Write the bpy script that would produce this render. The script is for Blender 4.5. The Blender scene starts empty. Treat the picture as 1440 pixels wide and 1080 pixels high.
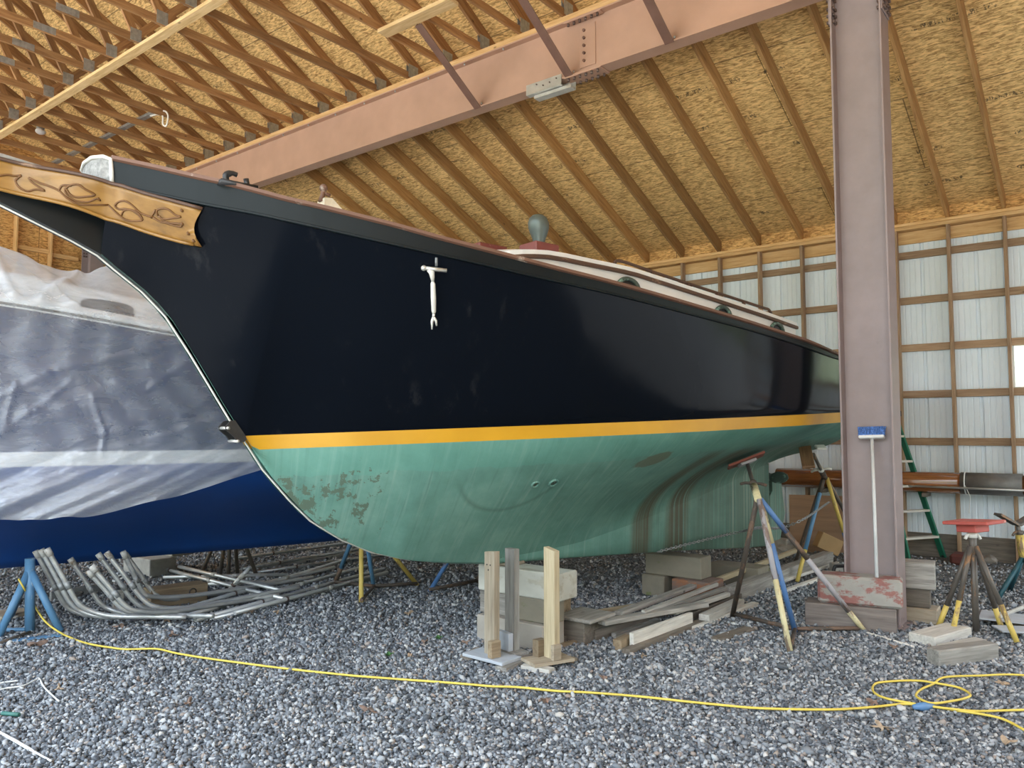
import bpy, bmesh, math, random
import numpy as np
from mathutils import Vector, Matrix
from mathutils.bvhtree import BVHTree
random.seed(11)
rng = np.random.default_rng(7)
SC = bpy.context.scene
COL = SC.collection
R = math.radians

# ------------------------------------------------------------------ camera
F_PX, PITCH, HEAD, CAM_H = 1096.8, 0.0638567, 0.904446, 1.55
FW = Vector((math.sin(HEAD)*math.cos(PITCH), math.cos(HEAD)*math.cos(PITCH), math.sin(PITCH)))
RT = Vector((math.cos(HEAD), -math.sin(HEAD), 0))
UP = RT.cross(FW)
EYE = Vector((0, 0, CAM_H))
cd = bpy.data.cameras.new('camera'); cam = bpy.data.objects.new('camera', cd); COL.objects.link(cam)
cd.sensor_fit = 'HORIZONTAL'; cd.sensor_width = 36; cd.lens = F_PX/1440*36
cd.clip_start = .05; cd.clip_end = 500
cam.matrix_world = Matrix(((RT.x, UP.x, -FW.x, 0), (RT.y, UP.y, -FW.y, 0), (RT.z, UP.z, -FW.z, CAM_H), (0, 0, 0, 1)))
SC.camera = cam

def ray(x, y): return FW + RT*((x-720)/F_PX) - UP*((y-540)/F_PX)
def G(x, y, z=0.0):            # where the sight line of a photo point meets the level z
    d = ray(x, y); return EYE + d*((z-CAM_H)/d.z)
def onX(x, y, X): d = ray(x, y); return EYE + d*(X/d.x)
def onY(x, y, Y): d = ray(x, y); return EYE + d*(Y/d.y)
def atD(x, y, depth): return EYE + ray(x, y)*depth
def onP(x, y, p, n):
    d = ray(x, y); return EYE + d*((Vector(p)-EYE).dot(n)/d.dot(n))

# ------------------------------------------------------------------ materials
def nt(name):
    m = bpy.data.materials.new(name); m.use_nodes = True
    t = m.node_tree; b = t.nodes['Principled BSDF']
    return m, t, b
class NB:
    def __init__(s, t): s.t = t
    def n(s, kind, **kw):
        x = s.t.nodes.new(kind)
        for k, v in kw.items():
            if k in x.inputs.keys(): 
                inp = x.inputs[k]
                if isinstance(v, bpy.types.NodeSocket): s.t.links.new(v, inp)
                else: inp.default_value = v
            else: setattr(x, k, v)
        return x
    def l(s, a, b): s.t.links.new(a, b)
    def ramp(s, fac, stops):
        r = s.t.nodes.new('ShaderNodeValToRGB'); el = r.color_ramp.elements
        while len(el) > 1: el.remove(el[-1])
        el[0].position = stops[0][0]; el[0].color = (*stops[0][1], 1) if len(stops[0][1]) == 3 else stops[0][1]
        for p, c in stops[1:]:
            e = el.new(p); e.color = (*c, 1) if len(c) == 3 else c
        s.l(fac, r.inputs[0]); return r.outputs[0]
    def mix(s, fac, a, b, mode='MIX'):
        x = s.t.nodes.new('ShaderNodeMix'); x.data_type = 'RGBA'; x.blend_type = mode; x.clamp_factor = True
        for sock, v in ((x.inputs[0], fac), (x.inputs[6], a), (x.inputs[7], b)):
            if isinstance(v, bpy.types.NodeSocket): s.l(v, sock)
            elif isinstance(v, (int, float)): sock.default_value = v
            else: sock.default_value = (*v, 1)
        return x.outputs[2]
    def math(s, op, a, b=None, c=None):
        x = s.t.nodes.new('ShaderNodeMath'); x.operation = op
        for i, v in enumerate((a, b, c)):
            if v is None: continue
            if isinstance(v, bpy.types.NodeSocket): s.l(v, x.inputs[i])
            else: x.inputs[i].default_value = v
        return x.outputs[0]
    def coords(s, stretch=(1, 1, 1), rand=True, out='Object'):
        tc = s.t.nodes.new('ShaderNodeTexCoord'); v = tc.outputs[out]
        if rand:
            oi = s.t.nodes.new('ShaderNodeObjectInfo')
            mu = s.math('MULTIPLY', oi.outputs['Random'], 53.0)
            va = s.n('ShaderNodeVectorMath', operation='ADD'); s.l(v, va.inputs[0]); s.l(mu, va.inputs[1]); v = va.outputs[0]
        mp = s.t.nodes.new('ShaderNodeMapping'); s.l(v, mp.inputs[0]); mp.inputs['Scale'].default_value = stretch
        return mp.outputs[0]
    def noise(s, vec, scale, detail=5, rough=.55, dist=0.0):
        x = s.n('ShaderNodeTexNoise', Scale=scale, Detail=detail, Roughness=rough, Distortion=dist); s.l(vec, x.inputs['Vector']); return x.outputs[0]
    def bump(s, h, strength, dist=.01, normal=None):
        x = s.n('ShaderNodeBump', Strength=strength, Distance=dist); s.l(h, x.inputs['Height'])
        if normal: s.l(normal, x.inputs['Normal'])
        return x.outputs[0]

def plain(name, col, rough=.5, metal=0.0, var=.12, scale=6.0, bump=0.0, coat=0.0, stretch=(1, 1, 1), spec=None):
    m, t, b = nt(name); n = NB(t); v = n.coords(stretch)
    f = n.noise(v, scale, 6, .6)
    lo = tuple(c*(1-var*1.6) for c in col); hi = tuple(min(1, c*(1+var*1.6)) for c in col)
    n.l(n.ramp(f, [(.25, lo), (.75, hi)]), b.inputs['Base Color'])
    b.inputs['Roughness'].default_value = rough; b.inputs['Metallic'].default_value = metal
    b.inputs['Coat Weight'].default_value = coat
    if spec is not None: b.inputs['Specular IOR Level'].default_value = spec
    if bump: n.l(n.bump(n.noise(v, scale*6, 4), bump, .004), b.inputs['Normal'])
    return m

def worn(name, paint, under=(.10, .055, .035), amount=.45, rough=.5, scale=14, stretch=(.35, 1, 1), under2=None):
    m, t, b = nt(name); n = NB(t); v = n.coords(stretch)
    f = n.noise(v, scale, 8, .68)
    base = n.mix(n.noise(v, scale*1.7, 4), tuple(c*.78 for c in paint), tuple(min(1, c*1.15) for c in paint))
    un = n.mix(n.noise(v, scale*3, 3), under, under2 or tuple(c*1.9 for c in under))
    mask = n.ramp(f, [(amount-.03, (1, 1, 1)), (amount+.03, (0, 0, 0))])
    n.l(n.mix(mask, base, un), b.inputs['Base Color'])
    b.inputs['Roughness'].default_value = rough
    n.l(n.bump(mask, .25, .002), b.inputs['Normal'])
    return m

def wood(name, dark, mid, light, rough=.65, grain=26, knots=True, bump=.25, var=.25, coat=0):
    # grain runs along local X
    m, t, b = nt(name); n = NB(t)
    v = n.coords((1.3, 1, 1)); oi = t.nodes.new('ShaderNodeObjectInfo')
    vs = n.coords((.09, 1, 1))
    g = n.noise(vs, grain, 6, .62, .5); g2 = n.noise(n.coords((.05, 1, 1)), grain*3.2, 3, .6)
    f = n.math('MULTIPLY_ADD', g2, .35, n.math('MULTIPLY', g, .72))
    c = n.ramp(f, [(.33, dark), (.5, mid), (.68, light)])
    br = n.math('MULTIPLY_ADD', oi.outputs['Random'], var*2, 1-var)
    hb = n.t.nodes.new('ShaderNodeHueSaturation'); n.l(br, hb.inputs['Value']); n.l(c, hb.inputs['Color'])
    c = hb.outputs[0]
    if knots:
        vo = n.n('ShaderNodeTexVoronoi', Scale=3.4, feature='F1'); n.l(n.coords((.8, 1.6, 1.6)), vo.inputs['Vector'])
        k = n.ramp(vo.outputs['Distance'], [(.03, (1, 1, 1)), (.085, (0, 0, 0))])
        c = n.mix(n.math('MULTIPLY', k, .8), c, tuple(x*.35 for x in dark))
    n.l(c, b.inputs['Base Color']); b.inputs['Roughness'].default_value = rough
    b.inputs['Coat Weight'].default_value = coat
    n.l(n.bump(f, bump, .003), b.inputs['Normal'])
    return m

def osb(name, dark, mid, light, px=2.44, py=1.22, stamps=True):
    # flat boards lie in local XY: long strands, panel seams and smudged ink stamps
    m, t, b = nt(name); n = NB(t)
    tc = t.nodes.new('ShaderNodeTexCoord'); P = tc.outputs['Object']
    w = n.n('ShaderNodeTexNoise', Scale=2.3, Detail=3); n.l(P, w.inputs['Vector'])
    va = n.n('ShaderNodeVectorMath', operation='MULTIPLY_ADD'); n.l(w.outputs['Color'], va.inputs[0])
    va.inputs[1].default_value = (.05, .09, 0); n.l(P, va.inputs[2])
    def layer(sx, sy, rot, sc):
        mp = n.n('ShaderNodeMapping'); n.l(va.outputs[0], mp.inputs[0]); mp.inputs['Scale'].default_value = (sx, sy, 1); mp.inputs['Rotation'].default_value = (0, 0, rot)
        vo = n.n('ShaderNodeTexVoronoi', Scale=sc); n.l(mp.outputs[0], vo.inputs['Vector'])
        sep = n.n('ShaderNodeSeparateColor'); n.l(vo.outputs['Color'], sep.inputs[0]); return sep.outputs[0], vo.outputs['Distance']
    a, d1 = layer(.26, 1, .22, 74); c, d2 = layer(.26, 1, -.38, 62); e, d3 = layer(.24, 1, .03, 120)
    mm = n.math('ADD', n.math('MULTIPLY', a, .4), n.math('ADD', n.math('MULTIPLY', c, .34), n.math('MULTIPLY', e, .26)))
    col = n.ramp(mm, [(.2, dark), (.40, mid), (.58, light), (.8, tuple(min(1, x*1.25) for x in light))])
    blot = n.noise(P, 1.1, 3)
    col = n.mix(n.ramp(blot, [(.4, (0, 0, 0)), (.68, (.45, .45, .45))]), col, dark, 'MULTIPLY') if False else col
    # seams
    br = n.n('ShaderNodeTexBrick', Scale=1.0); n.l(P, br.inputs['Vector']); br.inputs['Mortar Size'].default_value = .006
    br.inputs['Brick Width'].default_value = px; br.inputs['Row Height'].default_value = py; br.offset = .5
    for q in ('Color1', 'Color2'): br.inputs[q].default_value = (0, 0, 0, 1)
    br.inputs['Mortar'].default_value = (1, 1, 1, 1)
    col = n.mix(n.math('MULTIPLY', br.outputs['Color'], .75), col, tuple(x*.25 for x in dark))
    if stamps:
        sp = n.n('ShaderNodeSeparateXYZ'); n.l(P, sp.inputs[0])
        fy = n.math('FRACT', n.math('DIVIDE', sp.outputs[1], py*.5))
        band = n.math('LESS_THAN', n.math('ABSOLUTE', n.math('SUBTRACT', fy, .5)), .055)
        gate = n.math('GREATER_THAN', n.noise(P, 1.9, 1), .57)
        mpf = n.n('ShaderNodeMapping'); n.l(P, mpf.inputs[0]); mpf.inputs['Scale'].default_value = (1.0, .35, 1)
        ink = n.math('GREATER_THAN', n.noise(mpf.outputs[0], 62, 2, .7), .55)
        k = n.math('MULTIPLY', n.math('MULTIPLY', band, gate), n.math('MULTIPLY', ink, .8))
        col = n.mix(k, col, (.03, .022, .012))
    n.l(col, b.inputs['Base Color']); b.inputs['Roughness'].default_value = .72
    n.l(n.bump(mm, .35, .004), b.inputs['Normal'])
    return m

# ------------------------------------------------------------------ mesh helpers
def link(name, me, parent=None, mw=None, mats=(), smooth=False):
    o = bpy.data.objects.new(name, me); COL.objects.link(o)
    for m in (mats if isinstance(mats, (list, tuple)) else [mats]): me.materials.append(m)
    if smooth: me.polygons.foreach_set('use_smooth', [True]*len(me.polygons))
    if parent is not None:
        o.parent = parent
        pm = parent_world(parent)
        o.matrix_basis = pm.inverted() @ (mw if mw is not None else Matrix.Identity(4))
    elif mw is not None: o.matrix_basis = mw
    return o
def parent_world(o):
    m = o.matrix_basis.copy()
    while o.parent: o = o.parent; m = o.matrix_basis @ m
    return m
def tag(o, label=None, cat=None, group=None, kind=None):
    if label: o['label'] = label
    if cat: o['category'] = cat
    if group: o['group'] = group
    if kind: o['kind'] = kind
    return o
def empty(name, loc, label, cat, group=None, rz=0.0):
    o = bpy.data.objects.new(name, None); COL.objects.link(o); o.empty_display_size = .1
    o.matrix_basis = Matrix.Translation(Vector(loc)) @ Matrix.Rotation(rz, 4, 'Z')
    return tag(o, label, cat, group)
def mesh(verts, faces, name='m'):
    me = bpy.data.meshes.new(name); me.from_pydata([tuple(v) for v in verts], [], [tuple(f) for f in faces]); me.update(); return me
def frame(p0, p1, up=(0, 0, 1)):
    p0, p1 = Vector(p0), Vector(p1); x = (p1-p0).normalized(); u = Vector(up)
    if abs(x.dot(u)) > .995: u = Vector((1, 0, 0)) if abs(x.x) < .9 else Vector((0, 1, 0))
    y = u.cross(x).normalized(); z = x.cross(y)
    c = (p0+p1)/2
    return Matrix(((x.x, y.x, z.x, c.x), (x.y, y.y, z.y, c.y), (x.z, y.z, z.z, c.z), (0, 0, 0, 1)))
def box_mesh(l, w, h, bev=.004):
    bm = bmesh.new(); bmesh.ops.create_cube(bm, size=1)
    for v in bm.verts: v.co = Vector((v.co.x*l, v.co.y*w, v.co.z*h))
    if bev: bmesh.ops.bevel(bm, geom=list(bm.edges), offset=min(bev, .3*min(l, w, h)), segments=1, affect='EDGES')
    me = bpy.data.meshes.new('box'); bm.to_mesh(me); bm.free(); return me
def lumber(name, p0, p1, w, h, m, up=(0, 0, 1), parent=None, bev=.003):
    """a squared stick from p0 to p1: w across, h along up; local X is the grain"""
    L = (Vector(p1)-Vector(p0)).length
    return link(name, box_mesh(L, w, h, bev), parent, frame(p0, p1, up), m)
def bx(name, lo, hi, m, parent=None, bev=.004):
    """axis-aligned box, local X along its longest side"""
    lo, hi = Vector(lo), Vector(hi); c = (lo+hi)/2; d = hi-lo
    ax = max(range(3), key=lambda i: d[i])
    if ax == 0: return lumber(name, (lo.x, c.y, c.z), (hi.x, c.y, c.z), d.y, d.z, m, (0, 0, 1), parent, bev)
    if ax == 1: return lumber(name, (c.x, lo.y, c.z), (c.x, hi.y, c.z), d.x, d.z, m, (0, 0, 1), parent, bev)
    return lumber(name, (c.x, c.y, lo.z), (c.x, c.y, hi.z), d.y, d.x, m, (1, 0, 0), parent, bev)
def catmull(pts, n=6):
    pts = [Vector(p) for p in pts]
    if len(pts) < 3: return pts
    q = [pts[0]*2-pts[1]]+pts+[pts[-1]*2-pts[-2]]; out = []
    for i in range(1, len(q)-2):
        for k in range(n):
            t = k/n; a, b, c, d = q[i-1:i+3]
            out.append(.5*((2*b)+(c-a)*t+(2*a-5*b+4*c-d)*t*t+(3*b-a-3*c+d)*t**3))
    return out+[pts[-1]]
def tube_geo(pts, r, seg=8, cap=True):
    pts = [Vector(p) for p in pts]; n = len(pts); rr = r if isinstance(r, (list, tuple)) else [r]*n
    T = [((pts[min(i+1, n-1)]-pts[max(i-1, 0)]).normalized()) for i in range(n)]
    u = Vector((0, 0, 1)) if abs(T[0].z) < .9 else Vector((1, 0, 0))
    V, Fc = [], []; x = u.cross(T[0]).normalized()
    for i in range(n):
        x = (x - T[i]*x.dot(T[i])).normalized(); y = T[i].cross(x)
        for k in range(seg):
            a = 2*math.pi*k/seg; V.append(pts[i]+(x*math.cos(a)+y*math.sin(a))*rr[i])
    for i in range(n-1):
        for k in range(seg):
            k2 = (k+1) % seg; Fc.append((i*seg+k, i*seg+k2, (i+1)*seg+k2, (i+1)*seg+k))
    if cap: Fc.append(tuple(range(seg-1, -1, -1))); Fc.append(tuple((n-1)*seg+k for k in range(seg)))
    return V, Fc
class Geo:
    """collects shapes that belong to ONE object"""
    def __init__(s): s.v, s.f, s.mi = [], [], []
    def add(s, V, Fc, mi=0):
        o = len(s.v); s.v += [Vector(v) for v in V]; s.f += [tuple(i+o for i in f) for f in Fc]; s.mi += [mi]*len(Fc); return s
    def tube(s, pts, r, seg=8, mi=0, cap=True): return s.add(*tube_geo(pts, r, seg, cap), mi)
    def box(s, lo, hi, mi=0, M=None):
        V = [Vector((x, y, z)) for x in (lo[0], hi[0]) for y in (lo[1], hi[1]) for z in (lo[2], hi[2])]
        if M is not None: V = [M @ v for v in V]
        return s.add(V, [(0, 1, 3, 2), (4, 6, 7, 5), (0, 4, 5, 1), (2, 3, 7, 6), (0, 2, 6, 4), (1, 5, 7, 3)], mi)
    def stick(s, p0, p1, w, h, up=(0, 0, 1), mi=0):
        L = (Vector(p1)-Vector(p0)).length/2
        return s.box((-L, -w/2, -h/2), (L, w/2, h/2), mi, frame(p0, p1, up))
    def ball(s, c, r, mi=0, sc=(1, 1, 1), nu=12, nv=8):
        V, Fc = [], []
        for j in range(nv+1):
            th = math.pi*j/nv
            for i in range(nu):
                a = 2*math.pi*i/nu; V.append(Vector(c)+Vector((r*sc[0]*math.sin(th)*math.cos(a), r*sc[1]*math.sin(th)*math.sin(a), r*sc[2]*math.cos(th))))
        for j in range(nv):
            for i in range(nu): Fc.append((j*nu+i, (j+1)*nu+i, (j+1)*nu+(i+1) % nu, j*nu+(i+1) % nu))
        return s.add(V, Fc, mi)
    def build(s, name, mats, parent=None, smooth=False, origin=None):
        mw = None
        if origin is not None:
            mw = Matrix.Translation(Vector(origin)); V = [v-Vector(origin) for v in s.v]
        else: V = s.v
        me = mesh(V, s.f, name); me.polygons.foreach_set('material_index', s.mi)
        return link(name, me, parent, mw, mats, smooth)
def rod(name, p0, p1, r, m, parent=None, seg=10):
    """straight round bar, local X along it"""
    L = (Vector(p1)-Vector(p0)).length; V, Fc = tube_geo([(-L/2, 0, 0), (L/2, 0, 0)], r, seg)
    o = link(name, mesh(V, Fc, name), parent, frame(p0, p1), m)
    o.data.polygons.foreach_set('use_smooth', [len(f) == 4 for f in Fc]); return o
def grid_faces(nr, nc, flip=False):
    f = []
    for i in range(nr-1):
        for j in range(nc-1):
            q = (i*nc+j, i*nc+j+1, (i+1)*nc+j+1, (i+1)*nc+j); f.append(q[::-1] if flip else q)
    return f
def interp(x, xs, ys):
    i = 0
    n = len(xs)
    h = [xs[k+1]-xs[k] for k in range(n-1)]; d = [(ys[k+1]-ys[k])/h[k] for k in range(n-1)]
    m = [d[0]]+[0 if d[k-1]*d[k] <= 0 else 2/(1/d[k-1]+1/d[k]) for k in range(1, n-1)]+[d[-1]]
    if x <= xs[0]: return ys[0]+(x-xs[0])*m[0]
    if x >= xs[-1]: return ys[-1]+(x-xs[-1])*m[-1]
    while x > xs[i+1]: i += 1
    t = (x-xs[i])/h[i]
    return (2*t**3-3*t**2+1)*ys[i]+(t**3-2*t**2+t)*h[i]*m[i]+(-2*t**3+3*t**2)*ys[i+1]+(t**3-t**2)*h[i]*m[i+1]
ORD = ['first', 'second', 'third', 'fourth', 'fifth', 'sixth', 'seventh', 'eighth', 'ninth', 'tenth', 'eleventh', 'twelfth', 'thirteenth', 'fourteenth', 'fifteenth', 'sixteenth', 'seventeenth', 'eighteenth', 'nineteenth']
SKY, SUN, SUN_DIR, EXPO = 2.0, 9.0, (.25, .75, -1.2), 1.66
# ------------------------------------------------------------------ palette
M = {}
M['truss'] = wood('truss_lumber', (.16, .07, .026), (.27, .135, .052), (.37, .205, .085), knots=True)
M['rafter'] = wood('rafter_lumber', (.20, .098, .033), (.33, .18, .063), (.43, .255, .10))
M['stud'] = wood('stud_lumber', (.19, .11, .06), (.29, .185, .11), (.40, .28, .18))
M['pale'] = wood('pale_lumber', (.44, .27, .11), (.64, .44, .21), (.78, .58, .32), var=.12)
M['plate'] = wood('plate_lumber', (.42, .23, .08), (.62, .38, .16), (.74, .50, .25), var=.12)
M['osb'] = osb('osb_roof', (.30, .17, .055), (.52, .325, .12), (.70, .48, .205))
M['osb_wall'] = osb('osb_wall', (.32, .155, .045), (.52, .28, .09), (.68, .42, .16), stamps=False)
M['primer'] = plain('primer_red_steel', (.41, .255, .185), .55, 0, .07, 2.2, .05)
M['primer_dark'] = plain('primer_steel_strut', (.145, .08, .062), .5, 0, .12, 5, .05)
M['column'] = worn('column_paint', (.285, .232, .238), (.20, .15, .15), .30, .55, 3.2, (1, 1, .45), (.25, .21, .215))
M['galv'] = plain('galvanised', (.42, .45, .47), .42, .75, .18, 22)
M['galv_dull'] = plain('galvanised_dull', (.30, .315, .325), .55, .35, .22, 18)
M['pipe'] = plain('pipe_galvanised', (.52, .54, .55), .38, .55, .16, 14, stretch=(.3, 1, 1))
M['pipe_end'] = worn('pipe_collar', (.44, .44, .42), (.16, .13, .10), .42, .5, 20)
M['bolt'] = plain('bolt_steel', (.13, .09, .08), .5, .4, .1)
M['rust'] = worn('rusty_steel', (.075, .06, .05), (.105, .065, .045), .46, .7, 18)
M['dark_steel'] = worn('dark_bare_steel', (.10, .088, .078), (.17, .095, .05), .42, .45, 16)
M['blue_leg'] = worn('blue_leg_paint', (.085, .19, .42), (.09, .07, .06), .41, .45, 12)
M['light_blue_leg'] = worn('light_blue_paint', (.10, .24, .42), (.30, .34, .36), .36, .45, 9)
M['teal_leg'] = worn('dark_teal_paint', (.02, .09, .12), (.05, .05, .05), .4, .5, 12)
M['yellow_leg'] = worn('yellow_leg_paint', (.62, .47, .12), (.16, .11, .06), .42, .5, 14)
M['cream_leg'] = worn('cream_leg_paint', (.62, .56, .34), (.16, .12, .09), .43, .5, 14)
M['grey_leg'] = worn('grey_leg_paint', (.36, .35, .38), (.12, .09, .08), .45, .5, 14)
M['red_pad'] = worn('red_pad_paint', (.44, .09, .075), (.50, .26, .22), .36, .6, 8, (1, 1, 1))
M['red_pad_dull'] = worn('dull_red_pad', (.26, .075, .055), (.20, .12, .09), .38, .65, 8, (1, 1, 1))
M['brown_pad'] = wood('brown_pad', (.10, .05, .025), (.17, .09, .045), (.24, .14, .07), knots=False)
M['white_paint'] = worn('old_white_paint', (.66, .66, .62), (.30, .27, .23), .34, .6, 9)
M['grey_wood'] = wood('weathered_grey_wood', (.145, .138, .127), (.26, .25, .233), (.39, .377, .355), grain=30)
M['grey_dark'] = wood('weathered_dark_wood', (.075, .065, .055), (.14, .12, .10), (.21, .185, .155), grain=30)
M['silver_wood'] = wood('silvered_board', (.34, .33, .31), (.50, .49, .46), (.63, .62, .58), grain=30)
M['tan_wood'] = wood('tan_prop_wood', (.19, .155, .115), (.285, .24, .18), (.38, .33, .26), grain=24)
M['yellow_wood'] = wood('yellowed_prop_wood', (.25, .205, .135), (.36, .30, .195), (.46, .39, .27), grain=24)
M['green_wood'] = worn('mossy_timber', (.23, .212, .17), (.13, .155, .065), .37, .85, 7, (.5, 1, 1), (.17, .20, .08))
M['brown_timber'] = wood('brown_timber', (.13, .095, .06), (.22, .165, .105), (.31, .245, .165), grain=22)
M['red_timber'] = worn('red_flaking_timber', (.34, .33, .31), (.22, .08, .078), .49, .8, 9, (.6, 1, 1), (.34, .17, .15))
M['mauve_timber'] = wood('mauve_timber', (.11, .09, .085), (.19, .16, .15), (.27, .235, .215), grain=22)
M['rust_block'] = worn('rust_stained_block', (.19, .14, .12), (.20, .09, .05), .45, .85, 6)
M['white_block'] = worn('white_painted_block', (.50, .51, .47), (.28, .27, .23), .42, .8, 7, (.5, 1, 1))
M['turq_block'] = worn('turquoise_flecked_block', (.36, .335, .30), (.28, .50, .44), .36, .8, 6, (.6, 1, 1))
M['blue_block'] = worn('pale_blue_block', (.42, .46, .52), (.30, .30, .30), .36, .7, 9)
M['concrete'] = plain('concrete', (.34, .335, .32), .9, 0, .15, 14, .3)
M['ply'] = wood('old_plywood', (.16, .095, .055), (.21, .13, .08), (.27, .17, .105), knots=False, grain=9)
M['cardboard'] = plain('cardboard', (.36, .24, .12), .8, 0, .08)
M['varnish'] = wood('varnished_spar', (.11, .036, .012), (.17, .06, .018), (.24, .095, .03), rough=.22, knots=False, coat=.6, bump=.05)
M['sleeve'] = plain('grey_sleeve', (.13, .125, .12), .5, .1, .15, 10)
M['alu'] = plain('aluminium', (.60, .61, .62), .35, .8, .08)
M['black'] = plain('black_plastic', (.018, .018, .020), .5, 0, .2)
M['green_rail'] = plain('green_fibreglass', (.012, .135, .085), .42, 0, .15, 8)
M['step'] = worn('ladder_step', (.55, .53, .49), (.30, .27, .24), .36, .5, 12)
M['bristle'] = plain('blue_bristle', (.10, .22, .64), .75, 0, .5, 90, .6)
M['handle_white'] = worn('white_handle', (.58, .60, .62), (.30, .33, .38), .37, .5, 16)
M['cord'] = plain('yellow_cord', (.72, .56, .10), .55, 0, .1)
M['cord_plug'] = plain('blue_plug', (.10, .22, .42), .5)
M['white_rope'] = plain('white_cord', (.74, .76, .76), .7, 0, .08)
M['leaf'] = plain('dry_leaf', (.20, .135, .105), .8, 0, .4, 25)
M['leaf_pale'] = plain('pale_dry_leaf', (.36, .27, .19), .8, 0, .3, 25)
M['green_leaf'] = plain('weed_leaf', (.05, .15, .04), .6, 0, .25, 25)
M['teal_scrap'] = plain('teal_plastic', (.05, .17, .15), .5)
M['siding'] = plain('white_metal_siding', (.70, .79, .88), .42, 0, .04, 1.3)
M['red_rag'] = plain('reddish_rag', (.10, .03, .025), .9)
M['stone'] = plain('rubble_stone', (.25, .235, .215), .9, 0, .25, 7, .4)
M['navy'] = plain('navy_gelcoat', (.018, .038, .115), .3, 0, .15, 1.5, coat=.3)
M['bottom_blue'] = worn('blue_bottom_paint', (.003, .052, .25), (.05, .012, .03), .215, .55, 1.6, (1, 1, 1))
M['gel_white'] = plain('white_gelcoat', (.72, .735, .74), .35, 0, .05, 3)
M['window_dark'] = plain('dark_cabin_window', (.02, .022, .026), .12)
M['cap_wood'] = worn('weathered_teak_rail', (.15, .075, .05), (.30, .25, .21), .36, .6, 9, (.4, 1, 1))
M['dark_teak'] = worn('dark_teak_moulding', (.085, .045, .03), (.16, .10, .065), .38, .55, 10, (.4, 1, 1))
M['mahog'] = worn('mahogany_box', (.20, .055, .05), (.46, .30, .28), .36, .5, 7, (1, 1, 1))
M['bronze'] = worn('verdigris_bronze', (.05, .075, .065), (.11, .20, .17), .42, .5, 24, (1, 1, 1))
M['cowl'] = plain('grey_green_cowl', (.105, .135, .13), .4, .3, .15, 5)
M['canvas'] = plain('tan_canvas', (.58, .52, .40), .85, 0, .12, 12, .3)
M['carved'] = wood('trail_board_wood', (.135, .066, .014), (.245, .125, .025), (.33, .175, .042), rough=.38, knots=False, grain=8, bump=.08, var=.05, coat=.25)
M['carve_line'] = plain('carved_groove', (.13, .055, .012), .5)
M['ss'] = plain('dull_stainless', (.55, .55, .52), .38, .6, .12)
M['head_grey'] = wood('grey_head_board', (.10, .10, .10), (.20, .20, .195), (.33, .33, .32), knots=False)
M['white_cable'] = plain('white_cable', (.72, .70, .66), .5)
M['black_iron'] = plain('black_iron_fitting', (.03, .03, .032), .42, .3, .3, 20)
M['hull_stripe'] = None
def hull_black():
    m, t, b = nt('black_topside_paint'); n = NB(t); v = n.coords(rand=False)
    sc = n.noise(n.coords((1, 1, .25), rand=False), 9, 7, .7)
    dirt = n.ramp(sc, [(.57, (0, 0, 0)), (.76, (1, 1, 1))])
    big = n.ramp(n.noise(v, 1.6, 4), [(.45, (0, 0, 0)), (.75, (1, 1, 1))])
    k = n.math('MULTIPLY', dirt, n.math('MULTIPLY', big, .32))
    n.l(n.mix(k, (.0032, .0048, .0085), (.10, .10, .10)), b.inputs['Base Color'])
    speck = n.n('ShaderNodeTexVoronoi', Scale=5.5); n.l(v, speck.inputs['Vector'])
    n.l(n.math('MULTIPLY_ADD', n.noise(v, 2.2, 5), .16, .07), b.inputs['Roughness'])
    b.inputs['Coat Weight'].default_value = .0; b.inputs['Specular IOR Level'].default_value = .13
    n.l(n.bump(n.noise(v, 1.8, 2), .12, .05), b.inputs['Normal'])
    return m
M['hull_black'] = hull_black()
M['bulwark'] = plain('bulwark_paint', (.006, .010, .0125), .42, 0, .15, 3, spec=.22)
M['stem_black'] = plain('stem_paint', (.007, .010, .012), .38, 0, .2, 3, spec=.25)
def stripe():
    m, t, b = nt('yellow_boot_stripe'); n = NB(t); v = n.coords(rand=False)
    base = n.ramp(n.noise(v, 2.5, 6), [(.3, (.48, .24, .008)), (.7, (.58, .305, .014))])
    scr = n.ramp(n.noise(n.coords((.4, 1, 2.5), rand=False), 16, 7, .75), [(.70, (0, 0, 0)), (.78, (1, 1, 1))])
    n.l(n.mix(n.math('MULTIPLY', scr, .5), base, (.75, .60, .30)), b.inputs['Base Color']); b.inputs['Roughness'].default_value = .4
    return m
M['hull_stripe'] = stripe()
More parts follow.
